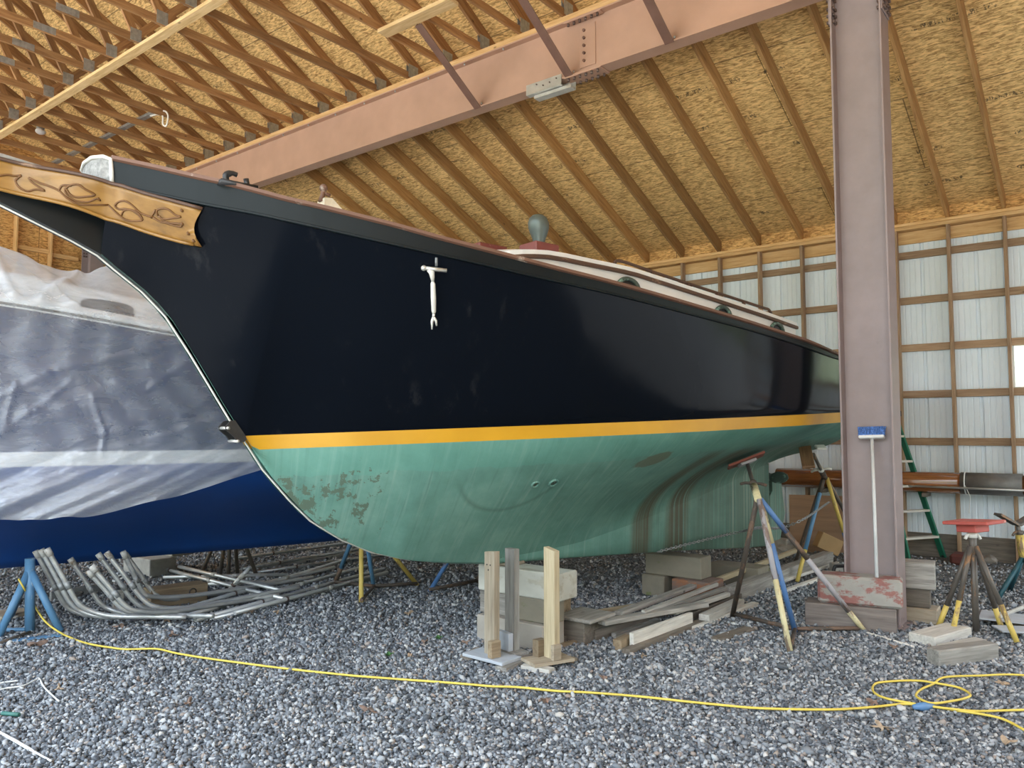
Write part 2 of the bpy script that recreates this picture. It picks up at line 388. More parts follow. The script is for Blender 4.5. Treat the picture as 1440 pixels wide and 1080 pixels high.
def bottom():
    # boat-local x runs from bow (-) to stern (+), z is height
    m, t, b = nt('green_bottom_paint'); n = NB(t); v = n.coords(rand=False)
    sp = n.n('ShaderNodeSeparateXYZ'); n.l(v, sp.inputs[0]); X, Z = sp.outputs[0], sp.outputs[2]
    base = n.ramp(n.noise(v, 2.4, 8, .65), [(.28, (.07, .175, .148)), (.5, (.108, .245, .208)), (.72, (.165, .315, .27))])
    vs = n.coords((9, 1, .22), rand=False)
    st = n.noise(vs, 3.0, 6, .6)
    base = n.mix(n.ramp(st, [(.52, (0, 0, 0)), (.72, (.55, .55, .55))]), base, (.22, .345, .30))
    base = n.mix(n.ramp(n.noise(n.coords((14, 1, .3), rand=False), 3, 5), [(.55, (0, 0, 0)), (.75, (.45, .45, .45))]), base, (.055, .13, .112))
    # brighter fresh band just below the stripe
    zw = n.math('SUBTRACT', Z, n.math('MULTIPLY_ADD', X, .0405, 1.533))
    band = n.ramp(zw, [(0, (0, 0, 0)), (1, (1, 1, 1))])
    fb = n.math('MULTIPLY', n.math('GREATER_THAN', n.math('MULTIPLY_ADD', n.noise(v, 3, 4), .12, zw), -.115), .32)
    base = n.mix(fb, base, (.09, .30, .245))
    # bare flaked patches near the forefoot
    def gate(val, a, c):
        x = n.n('ShaderNodeMapRange'); n.l(val, x.inputs[0]); x.inputs[1].default_value = a; x.inputs[2].default_value = c; x.interpolation_type = 'SMOOTHSTEP'; return x.outputs[0]
    bow = n.math('MULTIPLY', gate(X, -1.0, -1.55), gate(zw, -.10, -.17))
    fl = n.math('GREATER_THAN', n.math('MULTIPLY_ADD', bow, .16, n.noise(v, 9, 8, .7)), .70)
    mid = n.math('GREATER_THAN', n.noise(n.coords((1.2, 1, .8), rand=False), 5.0, 6, .62), .735)
    base = n.mix(n.math('MULTIPLY', n.math('MAXIMUM', fl, mid), .85), base, (.075, .105, .075))
    # brown drip stains that follow the hull sections aft
    aft = gate(X, 1.15, 1.3)
    lines = n.noise(n.coords((30, .02, .10), rand=False), 1.0, 5, .75)
    lm = n.ramp(lines, [(.37, (.12, .12, .12)), (.49, (1, 1, 1))])
    mr = n.n('ShaderNodeMapRange'); n.l(n.math('MULTIPLY_ADD', Z, -.10, n.math('ADD', X, .09)), mr.inputs[0]); mr.inputs[1].default_value = 1.2; mr.inputs[2].default_value = 3.4
    G1 = lambda q: (q, q, q)
    cl = n.ramp(mr.outputs[0], [(.0, G1(0)), (.045, G1(.9)), (.12, G1(1)), (.16, G1(.25)), (.22, G1(.2)), (.255, G1(1)), (.35, G1(1)), (.39, G1(.35)), (.5, G1(.55)), (.62, G1(.35)), (.8, G1(.6)), (1, G1(.55))])
    kk = n.math('MULTIPLY', n.math('MULTIPLY', lm, cl), n.math('MULTIPLY', aft, gate(zw, -.14, -.24)))
    base = n.mix(n.math('MULTIPLY', kk, .9), base, (.075, .06, .034))
    lt = n.ramp(n.noise(n.coords((34, .02, .1), rand=False), 1.0, 4, .7), [(.56, (0, 0, 0)), (.64, (1, 1, 1))])
    base = n.mix(n.math('MULTIPLY', n.math('MULTIPLY', lt, gate(X, 2.2, 2.8)), .75), base, (.36, .41, .34))
    # an oval scuff, and the arc rubbed by a mooring chain
    def oval(x0, z0, rx, rz, k):
        a_ = n.math('DIVIDE', n.math('SUBTRACT', n.math('MULTIPLY_ADD', n.math('SUBTRACT', Z, z0), -k, X), x0), rx); c_ = n.math('DIVIDE', n.math('SUBTRACT', Z, z0), rz)
        return n.math('SQRT', n.math('ADD', n.math('MULTIPLY', a_, a_), n.math('MULTIPLY', c_, c_)))
    ov = n.ramp(n.math('MULTIPLY_ADD', n.noise(v, 14, 4), .5, oval(.62, 1.36, .17, .085, 1.2)), [(.9, (1, 1, 1)), (1.2, (0, 0, 0))])
    base = n.mix(n.math('MULTIPLY', ov, .7), base, (.10, .09, .05))
    ar = n.ramp(n.math('ABSOLUTE', n.math('SUBTRACT', oval(-.48, 1.33, .40, .31, 0), 1)), [(0, (1, 1, 1)), (.07, (0, 0, 0))])
    base = n.mix(n.math('MULTIPLY', n.math('MULTIPLY', ar, gate(Z, 1.30, 1.12)), .45), base, (.035, .09, .075))
    n.l(base, b.inputs['Base Color']); b.inputs['Roughness'].default_value = .62
    n.l(n.bump(n.noise(v, 30, 5), .25, .004), b.inputs['Normal'])
    return m
M['hull_bottom'] = bottom()
def poly_sheet():
    m, t, b = nt('clear_plastic_sheet'); n = NB(t); v = n.coords(rand=False)
    o = [x for x in t.nodes if x.type == 'OUTPUT_MATERIAL'][0]
    bn = n.bump(n.noise(n.coords((.5, 1, 1.2), rand=False), 9, 5, .6, 1.2), .7, .03)
    dif = n.n('ShaderNodeBsdfDiffuse'); dif.inputs[0].default_value = (.78, .82, .88, 1); n.l(bn, dif.inputs['Normal'])
    trl = n.n('ShaderNodeBsdfTranslucent'); trl.inputs[0].default_value = (.80, .84, .90, 1)
    gl = n.n('ShaderNodeBsdfGlossy'); gl.inputs[0].default_value = (.9, .93, 1, 1); gl.inputs['Roughness'].default_value = .22; n.l(bn, gl.inputs['Normal'])
    tr = n.n('ShaderNodeBsdfTransparent'); tr.inputs[0].default_value = (.93, .95, .98, 1)
    a = n.n('ShaderNodeMixShader'); a.inputs[0].default_value = .45; n.l(dif.outputs[0], a.inputs[1]); n.l(trl.outputs[0], a.inputs[2])
    c = n.n('ShaderNodeMixShader'); c.inputs[0].default_value = .16; n.l(a.outputs[0], c.inputs[1]); n.l(gl.outputs[0], c.inputs[2])
    sp = n.n('ShaderNodeSeparateXYZ'); n.l(v, sp.inputs[0]); mr = n.n('ShaderNodeMapRange'); n.l(sp.outputs[2], mr.inputs[0]); mr.inputs[1].default_value = 1.55; mr.inputs[2].default_value = 1.15; mr.inputs[3].default_value = .12; mr.inputs[4].default_value = .34
    mr2 = n.n('ShaderNodeMapRange'); n.l(sp.outputs[2], mr2.inputs[0]); mr2.inputs[1].default_value = 2.40; mr2.inputs[2].default_value = 2.75; mr2.inputs[3].default_value = 0; mr2.inputs[4].default_value = .10
    fac = n.math('MULTIPLY_ADD', n.noise(n.coords((.6, 1, 1.6), rand=False), 5.5, 7, .7, .8), .36, n.math('ADD', mr.outputs[0], mr2.outputs[0]))
    e = n.n('ShaderNodeMixShader'); n.l(n.math('SUBTRACT', .98, fac), e.inputs[0]); n.l(c.outputs[0], e.inputs[1]); n.l(tr.outputs[0], e.inputs[2])
    n.l(e.outputs[0], o.inputs[0]); return m
M['poly'] = poly_sheet()
def glazing():
    m, t, b = nt('window_glazing'); n = NB(t); o = [x for x in t.nodes if x.type == 'OUTPUT_MATERIAL'][0]
    gl = n.n('ShaderNodeBsdfGlossy'); gl.inputs['Roughness'].default_value = .05
    tr = n.n('ShaderNodeBsdfTransparent'); tr.inputs[0].default_value = (.95, .97, .97, 1)
    e = n.n('ShaderNodeMixShader'); e.inputs[0].default_value = .93; n.l(gl.outputs[0], e.inputs[1]); n.l(tr.outputs[0], e.inputs[2])
    n.l(e.outputs[0], o.inputs[0]); return m
M['glazing'] = glazing()
def gravel_mats():
    m, t, b = nt('gravel_ground'); n = NB(t); v = n.coords(rand=False)
    vo = n.n('ShaderNodeTexVoronoi', Scale=56); n.l(v, vo.inputs['Vector'])
    sep = n.n('ShaderNodeSeparateColor'); n.l(vo.outputs['Color'], sep.inputs[0])
    c = n.ramp(sep.outputs[0], [(0, (.05, .057, .066)), (.5, (.17, .19, .213)), (.85, (.31, .335, .36)), (1, (.48, .49, .50))])
    ed = n.ramp(vo.outputs['Distance'], [(.3, (1, 1, 1)), (.8, (.4, .4, .4))])
    c = n.mix(1.0, c, ed, 'MULTIPLY')
    dirt = n.ramp(n.noise(v, 1.3, 5), [(.42, (0, 0, 0)), (.66, (.7, .7, .7))])
    sp = n.n('ShaderNodeSeparateXYZ'); n.l(v, sp.inputs[0])
    gx = n.n('ShaderNodeMapRange'); n.l(sp.outputs[0], gx.inputs[0]); gx.inputs[1].default_value = 6.5; gx.inputs[2].default_value = 8.5
    c = n.mix(n.math('MULTIPLY', n.math('MAXIMUM', dirt, .0), n.math('MULTIPLY_ADD', gx.outputs[0], .75, .12)), c, (.085, .070, .055))
    n.l(c, b.inputs['Base Color']); b.inputs['Roughness'].default_value = .85
    h = n.math('SUBTRACT', 1.0, vo.outputs['Distance'])
    n.l(n.bump(h, .9, .018), b.inputs['Normal'])
    m2, t, b = nt('gravel_stone'); n = NB(t)
    ge = n.n('ShaderNodeNewGeometry'); r = ge.outputs['Random Per Island']
    c = n.ramp(r, [(0, (.05, .058, .07)), (.3, (.125, .142, .165)), (.62, (.235, .26, .29)), (.9, (.42, .445, .47)), (.955, (.55, .55, .54)), (.975, (.27, .22, .19)), (1, (.33, .29, .26))])
    n.l(c, b.inputs['Base Color']); b.inputs['Roughness'].default_value = .75
    return m, m2
M['ground'], M['pebble'] = gravel_mats()
M['bounce_yard'] = plain('pale_bounce_surface', (.46, .44, .40), .9, 0, .12, 1.5)  # pale reflector colour, chosen to bounce sun up onto the roof
# ------------------------------------------------------------------ the building
SL = math.tan(R(22.7)); SM = .56; AM = math.atan(SM); AL = R(22.7)
XW = 11.05; ZW = 4.2865                       # inner face and top of the stud wall
YF, YB = -3.2, 16.55                          # front and back of the shed
RIDGE = 3.0
def zr(X): return ZW+(XW-X)*SL               # underside of the low rafters
def zt(X): return 6.27+(7.03-X)*SM if X >= RIDGE else 6.27+(7.03-(2*RIDGE-X))*SM
def struct(o): o['kind'] = 'structure'; return o
# ground
gv = [(-60, -60, 0), (60, -60, 0), (60, 60, 0), (-60, 60, 0)]
struct(link('floor', mesh(gv, [(0, 1, 2, 3)], 'floor'), None, None, M['ground']))
# roof decks
def deck(name, Xa, za, Xb, zb, off, y0=YF, y1=YB):
    d = Vector((Xb-Xa, 0, zb-za)); L = d.length; nrm = Vector((-d.z, 0, d.x)).normalized()
    if nrm.z < 0: nrm = -nrm
    c = Vector(((Xa+Xb)/2, 0, (za+zb)/2))+nrm*(off+.0075)
    o = lumber(name, (c.x, y0, c.z), (c.x, y1, c.z), L, .015, M['osb'], nrm, None, 0); return struct(o)
deck('ceiling', 11.35, zr(11.35), 7.02, zr(7.02), .19)
deck('ceiling', 7.22, zt(7.22), RIDGE-.4, zt(7.22)+(7.22-RIDGE+.4)*SM, .14)
deck('ceiling', RIDGE, zt(RIDGE), -1.25, zt(-1.25), .14)
struct(bx('leak_trim', (7.19, YF, 6.05), (7.21, YB, 6.40), M['osb_wall'], None, 0))  # closing board added behind the beam to stop sun leaking between decks
struct(bx('trim_2', (11.125, YF, ZW+.002), (11.14, YB, 4.50), M['osb_wall'], None, 0))
yv = [(-60, -60, .004), (-2.2, -60, .004), (-2.2, 60, .004), (-60, 60, .004)]
struct(link('ground', mesh(yv, [(0, 1, 2, 3)]), None, None, M['bounce_yard']))  # unseen pale surface added outside to throw light onto the ceiling
# gable walls
def gable(name, y, x0=-1.25, m=M['osb_wall'], light_opening=None):
    P = [(x0, 0), (11.3, 0), (11.3, zr(11.3)+.215), (7.1, zr(7.1)+.215), (7.05, 6.43), (RIDGE, zt(RIDGE)+.17), (x0, zt(x0)+.17)]
    if light_opening: P = P[:1]+[(light_opening[0], 0), (light_opening[0], light_opening[2]), (light_opening[1], light_opening[2]), (light_opening[1], 0)]+P[1:]
    V = [(a, b, 0) for a, b in P]+[(a, b, -.02) for a, b in P]; n = len(P)
    Fc = [tuple(range(n)), tuple(range(2*n-1, n-1, -1))]+[(i, n+i, n+(i+1) % n, (i+1) % n) for i in range(n)]
    return struct(link(name, mesh(V, Fc, name), None, Matrix.Translation((0, y, 0)) @ Matrix.Rotation(R(90), 4, 'X'), m))
gable('wall_back', YB); gable('wall_front', YF, light_opening=(4.6, 11.0, 2.9))  # wide opening in the unseen front wall added to let light in
# right wall: ribbed white metal
holes = [(-.12, 1.035, 2.12, 2.62), (2.325, 2.87, 2.12, 2.62)]
prof = []
y = YF
while y < YB:
    for dy, dx in ((0, 0), (.012, .022), (.038, .022), (.05, 0), (.105, 0), (.109, .005), (.121, .005), (.125, 0), (.170, 0), (.174, .005), (.186, .005), (.190, 0), (.235, 0), (.239, .005), (.251, .005), (.255, 0)):
        prof.append((y+dy, dx))
    y += .3048
def px_at(yy):
    for (a, ax), (b, bx_) in zip(prof, prof[1:]):
        if a <= yy <= b: return ax+(bx_-ax)*(yy-a)/(b-a)
    return 0
for h in holes: prof += [(h[0], px_at(h[0])), (h[1], px_at(h[1]))]
prof = sorted(set(prof)); V, Fc = [], []
for (a, ax), (b, b2) in zip(prof, prof[1:]):
    mid = (a+b)/2; sp = [(.0, 4.44)]
    for h in holes:
        if h[0] < mid < h[1]: sp = [(.0, h[2]), (h[3], 4.44)]
    for z0, z1 in sp:
        k = len(V); V += [(11.19+ax, a, z0), (11.19+b2, b, z0), (11.19+b2, b, z1), (11.19+ax, a, z1)]; Fc.append((k, k+1, k+2, k+3))
struct(link('wall_right', mesh(V, Fc, 'wall_right'), None, None, M['siding']))
for i, h in enumerate(holes):
    w = struct(bx('window_%d' % (i+1), (11.20, h[0], h[2]), (11.206, h[1], h[3]), M['glazing'], None, 0))
    g = Geo()
    for lo, hi in (((11.185, h[0]-.02, h[2]-.03), (11.215, h[1]+.02, h[2])), ((11.185, h[0]-.02, h[3]), (11.215, h[1]+.02, h[3]+.03)), ((11.185, h[0]-.02, h[2]), (11.215, h[0], h[3])), ((11.185, h[1], h[2]), (11.215, h[1]+.02, h[3]))): g.box(lo, hi)
    g.build('window_frame', M['gel_white'], w)
# wall framing
GS = 'studs of the metal wall'
def footY(k): return 7.185-.6096*k
sn = {7: 'upright wall stud directly behind the steel column', 8: 'upright wall stud just right of the steel column', 9: 'upright wall stud second to the right of the steel column', 10: 'rightmost upright wall stud, left edge of the bright pane'}
for k in range(1, 11):
    lab = sn.get(k) or 'upright wall stud, %s to the left of the steel column' % ORD[6-k]
    tag(bx('wall_stud', (11.05, footY(k)-.038, 0.02), (11.15, footY(k), ZW-.045), M['stud']), lab, 'stud', GS)
gn = ['topmost horizontal girt on the metal wall', 'second horizontal girt from the top of the metal wall', 'third horizontal girt down, above the bright panes', 'horizontal girt under the bright panes of the metal wall', 'horizontal girt above the varnished spar on the metal wall', 'horizontal girt right behind and under the varnished spar']
for i, z in enumerate((3.885, 3.285, 2.665, 2.06, 1.452, .85)):
    tag(bx('wall_girt', (11.151, YF+.05, z-.047), (11.189, 12.5, z+.047), M['stud']), gn[i], 'girt', 'girts of the metal wall')
tag(bx('skirt_board', (11.151, YF+.05, 0), (11.188, 12.5, .29), M['grey_dark']), 'dark weathered skirt board along the foot of the metal wall', 'board')
tag(bx('wall_plate', (11.04, YF+.05, ZW-.085), (11.19, 13.5, ZW-.04), M['plate']), 'pale long plate along the top of the stud wall', 'beam')
tag(bx('wall_plate', (11.03, YF+.05, ZW-.039), (11.19, 13.5, ZW), M['plate']), 'upper plate under the rafter feet along the wall top', 'beam')
tag(bx('header_board', (11.152, YF+.05, ZW-.25), (11.188, 12.5, ZW-.09), M['plate']), 'wide orange header board behind the studs at the wall top', 'board')
# rafters
for k in range(-5, 11):
    yy = footY(k)-.019; off = Vector((math.sin(AL), 0, math.cos(AL)))*.095
    if k == 8: lab = 'sloping rafter that crosses behind the steel column'
    elif k > 8: lab = 'sloping rafter, %s to the right of the steel column' % ORD[k-9]
    else: lab = 'sloping rafter, %s to the left of the steel column' % ORD[7-k]
    tag(lumber('rafter', Vector((11.09, yy, zr(11.09)))+off, Vector((7.085, yy, zr(7.085)))+off, .038, .19, M['rafter']), lab, 'rafter', 'rafters of the low roof slope')
# trusses
ZC = 6.15
def plate_geo(c, w, h, side):
    """toothed nail plate in the XZ plane at c, slots running upward"""
    g = Geo(); n = max(4, int(w/.022))
    for i in range(n):
        x0 = -w/2+w*i/n; dy = .0015 if i % 2 else .004
        g.box((c[0]+x0, c[1]-dy if side < 0 else c[1], c[2]-h/2), (c[0]+x0+w/n, c[1] if side < 0 else c[1]+dy, c[2]+h/2))
    return g
tr0 = None
def truss_parts(root, y):
    L = 7.06
    lumber('bottom_chord', (7.05, y, ZC+.045), (2*RIDGE-7.05, y, ZC+.045), .038, .09, M['truss'], parent=root)
    offr = Vector((math.sin(AM), 0, math.cos(AM)))*.07; offl = Vector((-offr.x, 0, offr.z))
    top = lambda X: Vector((X, y, zt(X)))
    lumber('top_chord', top(7.2)+offr, top(RIDGE)+offr, .038, .14, M['truss'], parent=root)
    lumber('top_chord', top(2*RIDGE-7.2)+offl, top(RIDGE)+offl, .038, .14, M['truss'], parent=root)
    for sgn in (1, -1):
        q = RIDGE+sgn*1.25
        lumber('web', (q, y, ZC+.09), (RIDGE+sgn*.06, y, zt(RIDGE)-.05), .038, .09, M['truss'], (0, 1, 0), root) if False else lumber('web', (q, y, ZC+.09), (RIDGE+sgn*.06, y, zt(RIDGE)-.03), .038, .09, M['truss'], parent=root)
        lumber('web', (q+sgn*.03, y, ZC+.09), (q+sgn*1.0, y, zt(q+sgn*1.0)+.02), .038, .09, M['truss'], parent=root)
    for c, w, h in (((6.985, y, ZC+.11), .17, .17), ((4.25, y, ZC+.075), .13, .15), ((3.5, y, ZC+.045), .24, .08), ((2*RIDGE-4.25, y, ZC+.075), .13, .15)):
        for sd in (-1, 1): plate_geo((c[0], c[1]+sd*.019, c[2]), w, h, sd).build('nail_plate', M['galv'], root, origin=c)
def copy_tree(o, parent=None):
    c = o.copy(); COL.objects.link(c)
    if parent is not None: c.parent = parent
    for ch in list(o.children): copy_tree(ch, c)
    return c
def truss_label(k):
    if k <= 10: return 'timber roof truss bearing on the steel beam, %s left of the bolted splice' % ORD[10-k]
    return 'timber roof truss bearing on the steel beam, %s right of the bolted splice' % ORD[k-11]
for k in range(-8, 13):
    yy = 10.8085-.6096*k
    if tr0 is None:
        tr0 = empty('roof_truss', (RIDGE, yy, ZC), truss_label(k), 'roof truss', 'roof trusses over the main bay'); truss_parts(tr0, yy); t = tr0
    else:
        t = copy_tree(tr0); t.matrix_basis = Matrix.Translation((RIDGE, yy, ZC)); t['label'] = truss_label(k)
tag(bx('brace_board', (4.29, 4.0, ZC-.042), (4.405, 16.2, ZC-.001), M['pale']), 'long pale brace board nailed across the underside of the trusses', 'board')
tag(bx('nailer_board', (5.81, 5.42, ZC-.045), (5.97, 6.52, ZC-.002), M['pale']), 'short pale board under the trusses at the head of the left strut', 'board')
tag(bx('sill_plank', (6.9, YF+.1, 6.085), (7.075, 16.4, 6.149), M['plate']), 'pale wooden sill plank on top of the steel beam', 'plank')
g = Geo()
for k in range(-8, 14):
    pass
# beam
bm_ = empty('steel_beam', (6.985, 1.7, 5.446), 'big pinkish primer-painted steel I-beam spanning under the trusses', 'beam'); bm_['kind'] = 'thing'
bx('web', (6.979, YF+.1, 5.462), (6.991, 16.3, 6.068), M['primer'], bm_, 0)
bx('bottom_flange', (6.898, YF+.1, 5.446), (7.072, 16.3, 5.462), M['primer'], bm_, 0)
bx('top_flange', (6.898, YF+.1, 6.067), (7.072, 16.3, 6.084), M['primer'], bm_, 0)
ysp = onX(822, 60, 6.97).y
bx('splice_plate', (6.965, ysp-.14, 5.53), (6.978, ysp+.06, 6.0), M['primer'], bm_)
bx('splice_plate', (6.888, ysp-.25, 5.43), (7.08, ysp+.22, 5.445), M['primer'], bm_)
bx('splice_plate', (6.888, ysp-.25, 6.05), (6.972, ysp+.22, 6.066), M['primer'], bm_)
for i in range(5):
    rod('bolt', (6.945, ysp, 5.6+i*.085), (6.966, ysp, 5.6+i*.085), .017, M['primer_dark'], bm_, 6)
for i in range(6):
    for xx in (6.915, 7.045):
        rod('bolt', (xx, ysp-.2+i*.075, 5.40), (xx, ysp-.2+i*.075, 5.431), .016, M['bolt'], bm_, 6)
    rod('bolt', (6.915, ysp-.2+i*.075, 6.02), (6.915, ysp-.2+i*.075, 6.051), .016, M['bolt'], bm_, 6)
for k in range(-3, 13):
    y0 = 10.8085-.6096*k+.25
    rod('bolt', (6.92, y0, 6.045), (6.92, y0, 6.068), .010, M['galv'], bm_, 6)
# galvanised brackets hanging from the beam left of the splice
br = empty('beam_bracket', (6.985, 4.6, 5.45), 'white galvanised double channel bracket hung under the steel beam', 'bracket')
pa, pb = onX(741, 124, 6.9), onX(790, 108, 6.9)
g = Geo(); y0, y1 = pb.y, pa.y
g.box((6.886, y0, 5.39), (6.896, y1, 5.50)); g.box((6.886, y0, 5.382), (6.96, y1, 5.392)); g.build('face_channel', M['ss'], br, origin=(6.89, (y0+y1)/2, 5.44))
g = Geo(); g.box((7.02, y0-.1, 5.35), (7.03, y1-.08, 5.444)); g.box((6.93, y0-.1, 5.34), (7.03, y1-.08, 5.35)); g.box((6.93, y0-.1, 5.35), (6.938, y1-.08, 5.375)); g.build('rear_channel', M['ss'], br, origin=(6.98, (y0+y1)/2, 5.38))
for i, (dy, dz) in enumerate(((.06, .075), (.15, .055), (.24, .045), (.33, .08))): rod('bolt', (6.872, y0+dy, 5.39+dz), (6.888, y0+dy, 5.39+dz), .008, M['bolt'], br, 6)
# angle struts
for i, (yb, lab) in enumerate(((5.95, 'brown steel angle strut from the beam up to the short pale board'), (4.63, 'brown steel angle strut rising from the beam beside the bolted splice'), (3.43, 'brown steel angle strut nearest the steel column'))):
    st = empty('beam_strut', (6.91, yb, 5.49), lab, 'strut', 'angle struts on the steel beam')
    a, b_ = Vector((6.93, yb, 5.475)), Vector((5.95, yb+.03, 6.10)); L = (b_-a).length
    g = Geo(); g.box((-L/2, -.05, -.045), (L/2, .05, -.037)); g.box((-L/2, -.05, -.037), (L/2, -.042, .045))
    me = mesh(g.v, g.f); link('angle_bar', me, st, frame(a, b_), M['primer_dark'])
    rod('bolt', (6.915, yb-.05, 5.478), (6.915, yb-.05, 5.50), .011, M['galv'], st, 6); rod('bolt', (6.905, yb+.05, 5.478), (6.905, yb+.05, 5.50), .011, M['galv'], st, 6)
# columns
def column(y0, y1, label):
    c = empty('steel_column', (6.985, (y0+y1)/2, 0), label, 'column'); c['kind'] = 'thing'
    xa, xb = 6.855, 7.115; m = M['column']
    bx('web', (6.975, y0+.014, .016), (6.995, y1-.014, 5.43), m, c, 0)
    bx('flange', (xa, y0, .016), (xb, y0+.016, 5.43), m, c, .002); bx('flange', (xa, y1-.016, .016), (xb, y1, 5.43), m, c, .002)
    bx('base_plate', (6.81, y0-.05, 0), (7.16, y1+.05, .016), m, c); bx('cap_plate', (6.84, y0-.02, 5.43), (7.13, y1+.02, 5.446), m, c)
    for yy, s in ((y0-.013, -1), (y1, 1)):
        bx('bracket_plate', (6.86, yy, 5.10), (7.11, yy+.012, 5.429), m, c)
    for xx in (6.89, 6.94, 7.03, 7.08):
        for zz in (5.13, 5.19, 5.25, 5.33, 5.40):
            for yy in ((y0-.032, y0-.012), (y0+.016, y0+.036), (y1-.036, y1-.016), (y1+.012, y1+.032)): rod('bolt', (xx, yy[0], zz), (xx, yy[1], zz), .015, M['bolt'], c, 6) if zz > 5.1 else None
    return c
column(1.475, 1.885, 'tall mauve-brown steel I-column standing right of the black boat')
column(16.05, 16.45, 'distant steel column at the back wall behind the plastic sheet')
# back-wall studs seen past the bow
for i, x in enumerate((5.05, 5.66, 6.27)):
    tag(bx('gable_stud', (x-.019, YB-.16, .02), (x+.019, YB-.021, 5.9), M['plate']), ['leftmost back-wall stud above the plastic sheet', 'middle back-wall stud above the plastic sheet', 'back-wall stud beside the distant steel column'][i], 'stud', 'studs of the back wall')
tag(bx('gable_blocking', (5.3, YB-.10, 4.98), (6.84, YB-.02, 5.07), M['plate']) if False else bx('gable_blocking', (6.292, YB-.11, 5.02), (6.8, YB-.021, 5.10), M['plate']), 'orange blocking board between stud and column on the back wall', 'board')
tag(bx('gable_blocking', (5.681, YB-.11, 5.07), (6.249, YB-.021, 5.15), M['plate']), 'orange blocking board between two studs on the back wall', 'board')
# conduit strip, cable and lamp among the trusses
tag(bx('light_strip', (5.50, 10.95, 6.245), (5.58, 15.4, 6.285), M['galv']), 'grey metal strip laid across the truss chords at left', 'strip')
a = Vector((5.54, 10.9, 6.25)); pts = [a+Vector(p) for p in ((0, .25, -.01), (0, .1, -.03), (.01, -.12, -.03), (.02, -.22, -.12), (.02, -.18, -.26), (.01, -.10, -.22), (0, -.1, -.1), (0, .06, -.04))]
g = Geo(); g.tube(catmull(pts, 6), .012, 6); tag(g.build('hanging_cable', M['white_cable'], None, True, origin=a), 'white electric cable hanging in a loop from the grey strip', 'cable')
p = onY(57, 185, 13.3); lb = empty('bare_lamp', p, 'small white lamp fitting on a truss at far left', 'lamp')
g = Geo(); g.ball(p, .06, 0, (1.3, 1, .8)); g.build('bulb', M['gel_white'], lb, True, origin=p)
bx('lamp_base', p+Vector((-.05, -.04, .04)), p+Vector((.05, .04, .10)), M['galv_dull'], lb)
# ------------------------------------------------------------------ the black boat (boat frame: x aft, y to the far side, z up)
TB = math.atan(.224); BO = Vector((4.8, 3.75, 0))
BM = Matrix.Translation(BO) @ Matrix.Rotation(-TB, 4, 'Z'); BMI = BM.inverted()
boat = empty('sailboat', BO, 'big black sailboat with yellow stripe and green bottom', 'sailboat', None, -TB)
SHX = ([-3.4, -3.0, -2.5, -2, -1, 0, 1, 2, 3, 4, 5, 5.35], [.06, .2, .5, .75, 1.10, 1.26, 1.30, 1.25, 1.10, .88, .58, .46])
WLX = ([-2.3, -2.12, -1.5, -1, 0, 1, 2, 3, 4, 4.6, 5.1, 5.35], [.05, .05, .33, .56, .94, 1.17, 1.18, 1.05, .82, .58, .30, .08])
RAIL = [(-2.933, 3.005), (-2.816, 2.982), (-2.6, 2.929), (-2.467, 2.902), (-2.311, 2.866), (-2.178, 2.833), (-1.995, 2.80), (-1.8, 2.764), (-1.603, 2.727), (-1.396, 2.684), (-1.173, 2.647), (-.934, 2.612), (-.564, 2.565), (-.217, 2.529), (.178, 2.49), (.743, 2.435), (1.528, 2.368), (2.016, 2.333), (3.054, 2.262), (4.2, 2.26), (5.35, 2.31)]
STRK = [(-2.95, 2.868), (-2.889, 2.854), (-2.751, 2.825), (-2.566, 2.782), (-2.309, 2.74), (-2.176, 2.714), (-1.8, 2.65), (-1.396, 2.586), (-.934, 2.525), (-.538, 2.483), (-.206, 2.453), (.177, 2.42), (.525, 2.389), (1.5, 2.318), (2.994, 2.227), (4.2, 2.225), (5.35, 2.27)]
PROF = [(-3.414, 2.724), (-3.254, 2.658), (-3.087, 2.59), (-2.958, 2.528), (-2.863, 2.455), (-2.724, 2.353), (-2.595, 2.225), (-2.455, 2.019), (-2.345, 1.845), (-2.214, 1.636), (-2.107, 1.488), (-2.002, 1.330), (-1.829, 1.136), (-1.683, .995), (-1.467, .858), (-1.24, .755), (-.938, .672), (-.621, .622), (-.299, .585), (.496, .549), (1.256, .511), (2.034, .469), (3.217, .396), (3.42, .39)]
CANOE = [(-3.414, 2.724), (-3.254, 2.658), (-3.087, 2.59), (-2.958, 2.528), (-2.863, 2.455), (-2.724, 2.353), (-2.595, 2.225), (-2.455, 2.019), (-2.345, 1.845), (-2.214, 1.636), (-2.107, 1.488), (-2.002, 1.330), (-1.829, 1.136), (-1.683, .995), (-1.467, .858), (-1.24, .757), (-.938, .68), (-.3, .625), (.5, .66), (1.0, .73), (1.5, .82), (2.034, .93), (2.8, 1.10), (3.35, 1.246), (3.508, 1.269), (4.024, 1.348), (4.521, 1.454), (4.907, 1.551), (5.145, 1.64), (5.35, 1.74)]
tabf = lambda T: (lambda s: interp(s, [a for a, b in T], [b for a, b in T]))
rail_z, strk_z, prof_z, canoe_z = tabf(RAIL), tabf(STRK), tabf(PROF), tabf(CANOE)
sh_b = lambda s: interp(s, *SHX); wl_b = lambda s: max(.05, interp(s, *WLX))
wt_z = lambda s: 1.6245+.0405*s; wb_z = lambda s: 1.535+.0395*s
S0, S1 = -2.95, 5.35
ST = sorted(set([round(S0+(S1-S0)*i/110, 4) for i in range(111)]+[-2.134, -2.101, 3.35]))
